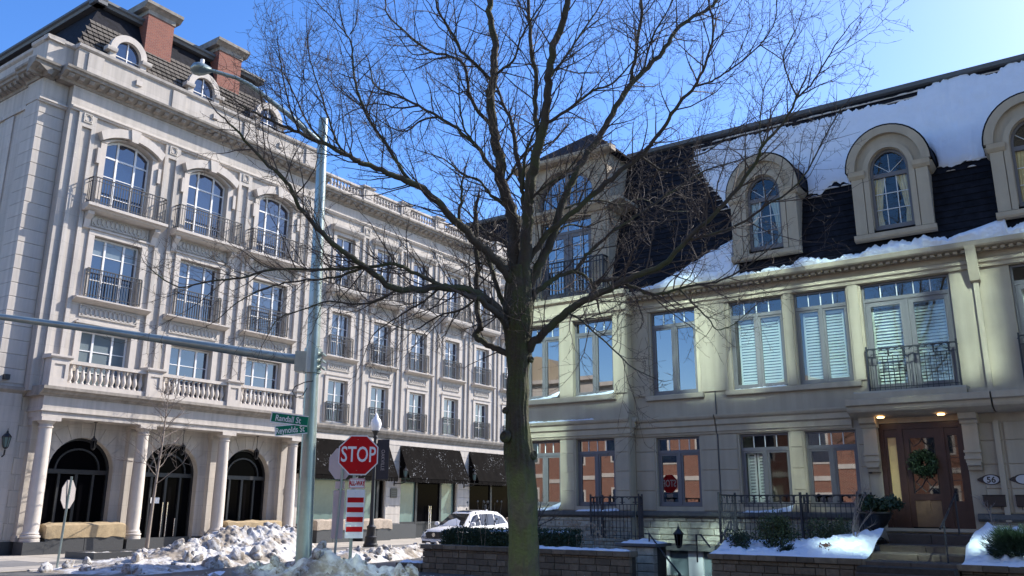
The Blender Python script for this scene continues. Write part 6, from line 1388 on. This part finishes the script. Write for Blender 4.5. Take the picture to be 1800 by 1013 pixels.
def limb(pts2, r0, r1, dz, z0=0.0, name='branch'):
    k = len(pts2); pts = [P(x, y, z0+(dz-z0)*(i/(k-1))**1.1) for i, (x, y) in enumerate(pts2)]
    sp = smooth_path(pts, 4); m_ = len(sp); rad = [(r0+(r1-r0)*(i/(m_-1))**.8)*PXM for i in range(m_)]
    sp = [p+Vector((rt.gauss(0, 1), rt.gauss(0, 1), rt.gauss(0, 1)))*min(.012, rad[i]*.35) for i, p in enumerate(sp)]
    MB().tube(sp, rad, 10 if r0 > 5 else 7).build(name, M['branch'], TR, smooth=180); allseg.append((sp, rad)); return sp
ends = {}
for pts2, r0, r1, dz in LIMBS:
    z0 = 0.0
    # a limb that starts on an earlier one takes over its depth there
    if pts2[0] in ends: z0 = ends[pts2[0]]
    else:
        best = None
        for q, d in ends.items():
            e = (q[0]-pts2[0][0])**2+(q[1]-pts2[0][1])**2
            if e < 60 and (best is None or e < best[0]): best = (e, d)
        if best: z0 = best[1]
    kk = .92 if r0 > 13 else .77; limb(pts2, r0*kk, r1*kk, dz, z0)
    for i, q in enumerate(pts2): ends[q] = z0+(dz-z0)*(i/(len(pts2)-1))**1.1
tw = [MB(), MB()]; ntw = 0
def rnd_perp(t):
    q = Vector((rt.gauss(0, 1), rt.gauss(0, 1), rt.gauss(0, 1))); q -= t*q.dot(t); return q.normalized() if q.length > 1e-5 else Vector((1, 0, 0))
def grow(p, d, L, r, lev):
    global ntw
    k = (6, 5, 3)[lev]; pts = [p]; d = d.normalized(); zig = (.20, .30, .32)[lev]
    for i in range(k):
        d = (d+rnd_perp(d)*rt.gauss(0, zig)+Vector((0, 0, .06 if lev < 2 else .02))).normalized(); pts.append(pts[-1]+d*L/k*rt.uniform(.8, 1.2))
    rad = [max(r*(1-.75*i/k), .002) for i in range(k+1)]
    tw[0 if lev == 0 else 1].tube(pts, rad, 4 if lev == 0 else 3, cap=False); ntw += 1
    if lev < 2:
        nb = max(2, int(L/(.15 if lev == 0 else .12)))
        for b_ in range(nb):
            f_ = rt.uniform(.18, 1); i = min(k-1, int(f_*k)); q = pts[i].lerp(pts[i+1], f_*k-i); t = (pts[i+1]-pts[i]).normalized()
            ang = R(rt.uniform(30, 75)); nd = t*math.cos(ang)+rnd_perp(t)*math.sin(ang)
            grow(q, nd, L*rt.uniform(.28, .5) if lev == 0 else rt.uniform(.05, .16), max(rad[i]*.55, .003), lev+1)
for sp, rad in allseg:
    L = 0
    for i in range(1, len(sp)):
        L += (sp[i]-sp[i-1]).length
        if sp[i].z < 3.2: continue
        r = rad[i]; gap = .115 if r < .035 else .17
        while L > gap:
            L -= gap*rt.uniform(.7, 1.3)
            if r > .085 and rt.random() < .55: continue
            t = (sp[i]-sp[i-1]).normalized(); ang = R(rt.uniform(30, 70)); nd = t*math.cos(ang)+rnd_perp(t)*math.sin(ang)+Vector((0, 0, .18))
            grow(sp[i], nd, rt.uniform(.55, 1.4) if i < len(sp)-5 else rt.uniform(.3, .7), min(.0115, r*.55), 0)
    grow(sp[-1], (sp[-1]-sp[-3]), .5, rad[-1], 0)
tw[0].build('thin_branches', M['twig'], TR, kind='stuff'); tw[1].build('twigs', M['twig'], TR, kind='stuff')

# ------------------------------------------------------------------ young tree before the arcade
g = gz(257, 969, .05); YT = thing('young_tree', 'slender leafless young tree in a planting bed before the arcade', 'tree', (g.x, g.y, .03)); ry = random.Random(31)
H = 7.0; yk = smooth_path([Vector((0, 0, 0)), Vector((.04, 0, 1.5)), Vector((.1, 0, 3.0)), Vector((.18, .02, 4.6)), Vector((.2, .02, 5.9)), Vector((.25, 0, H))], 5)
MB().tube(yk, [.085-.078*(i/(len(yk)-1))**.9 for i in range(len(yk))], 10).build('trunk', M['youngbark'], YT, smooth=180)
q = MB()
def yb(p, d, L, r, lev):
    pts = [p]; k = 5
    for i in range(k): d = (d+Vector((ry.gauss(0, .12), ry.gauss(0, .12), ry.gauss(0, .08)+.06))).normalized(); pts.append(pts[-1]+d*L/k)
    q.tube(pts, [max(.004, r*(1-.7*i/k)) for i in range(k+1)], 4, cap=False)
    if lev < 2:
        for _ in range(int(L/.26)+1):
            i = ry.randint(1, k); nd = (d+Vector((ry.gauss(0, .7), ry.gauss(0, .7), ry.gauss(.1, .4)))).normalized(); yb(pts[i], nd, L*ry.uniform(.25, .45), max(.005, r*.5), lev+1)
for i in range(30):
    t = .38+.6*i/30; p = yk[int(t*(len(yk)-1))]; a = i*2.4+ry.uniform(-.4, .4); el = .45+ry.uniform(-.1, .25)
    yb(p, Vector((math.cos(a), math.sin(a), el)), 2.1*(1.15-t)+.25, .02, 0)
q.build('branches', M['youngbark'], YT, kind='stuff')
tbx = thing('tree_bed', 'dark edged planting bed with snow scraps under the young tree', 'planting bed', LW(1.6, -3.4, .03), LROT)
e = MB(); e.box(-2.0, 2.0, -.95, -.8, 0, .22); e.box(-2.0, 2.0, .8, .95, 0, .22); e.box(-2.0, -1.85, -.8, .8, 0, .22); e.box(1.85, 2.0, -.8, .8, 0, .22); e.build('bed_edge', M['plinth'], tbx)
MB().box(-1.85, 1.85, -.8, .8, 0, .14).build('soil', M['soil'], tbx)
for i in range(16): s = ry.uniform(.08, .22); obj('snow_chunk', ry.choice(ico), tbx, (ry.uniform(-1.7, 1.7), ry.uniform(-.7, .7), .15), (0, 0, ry.uniform(0, 6)), (s*1.5, s, s*.35))
print('twigs', ntw)
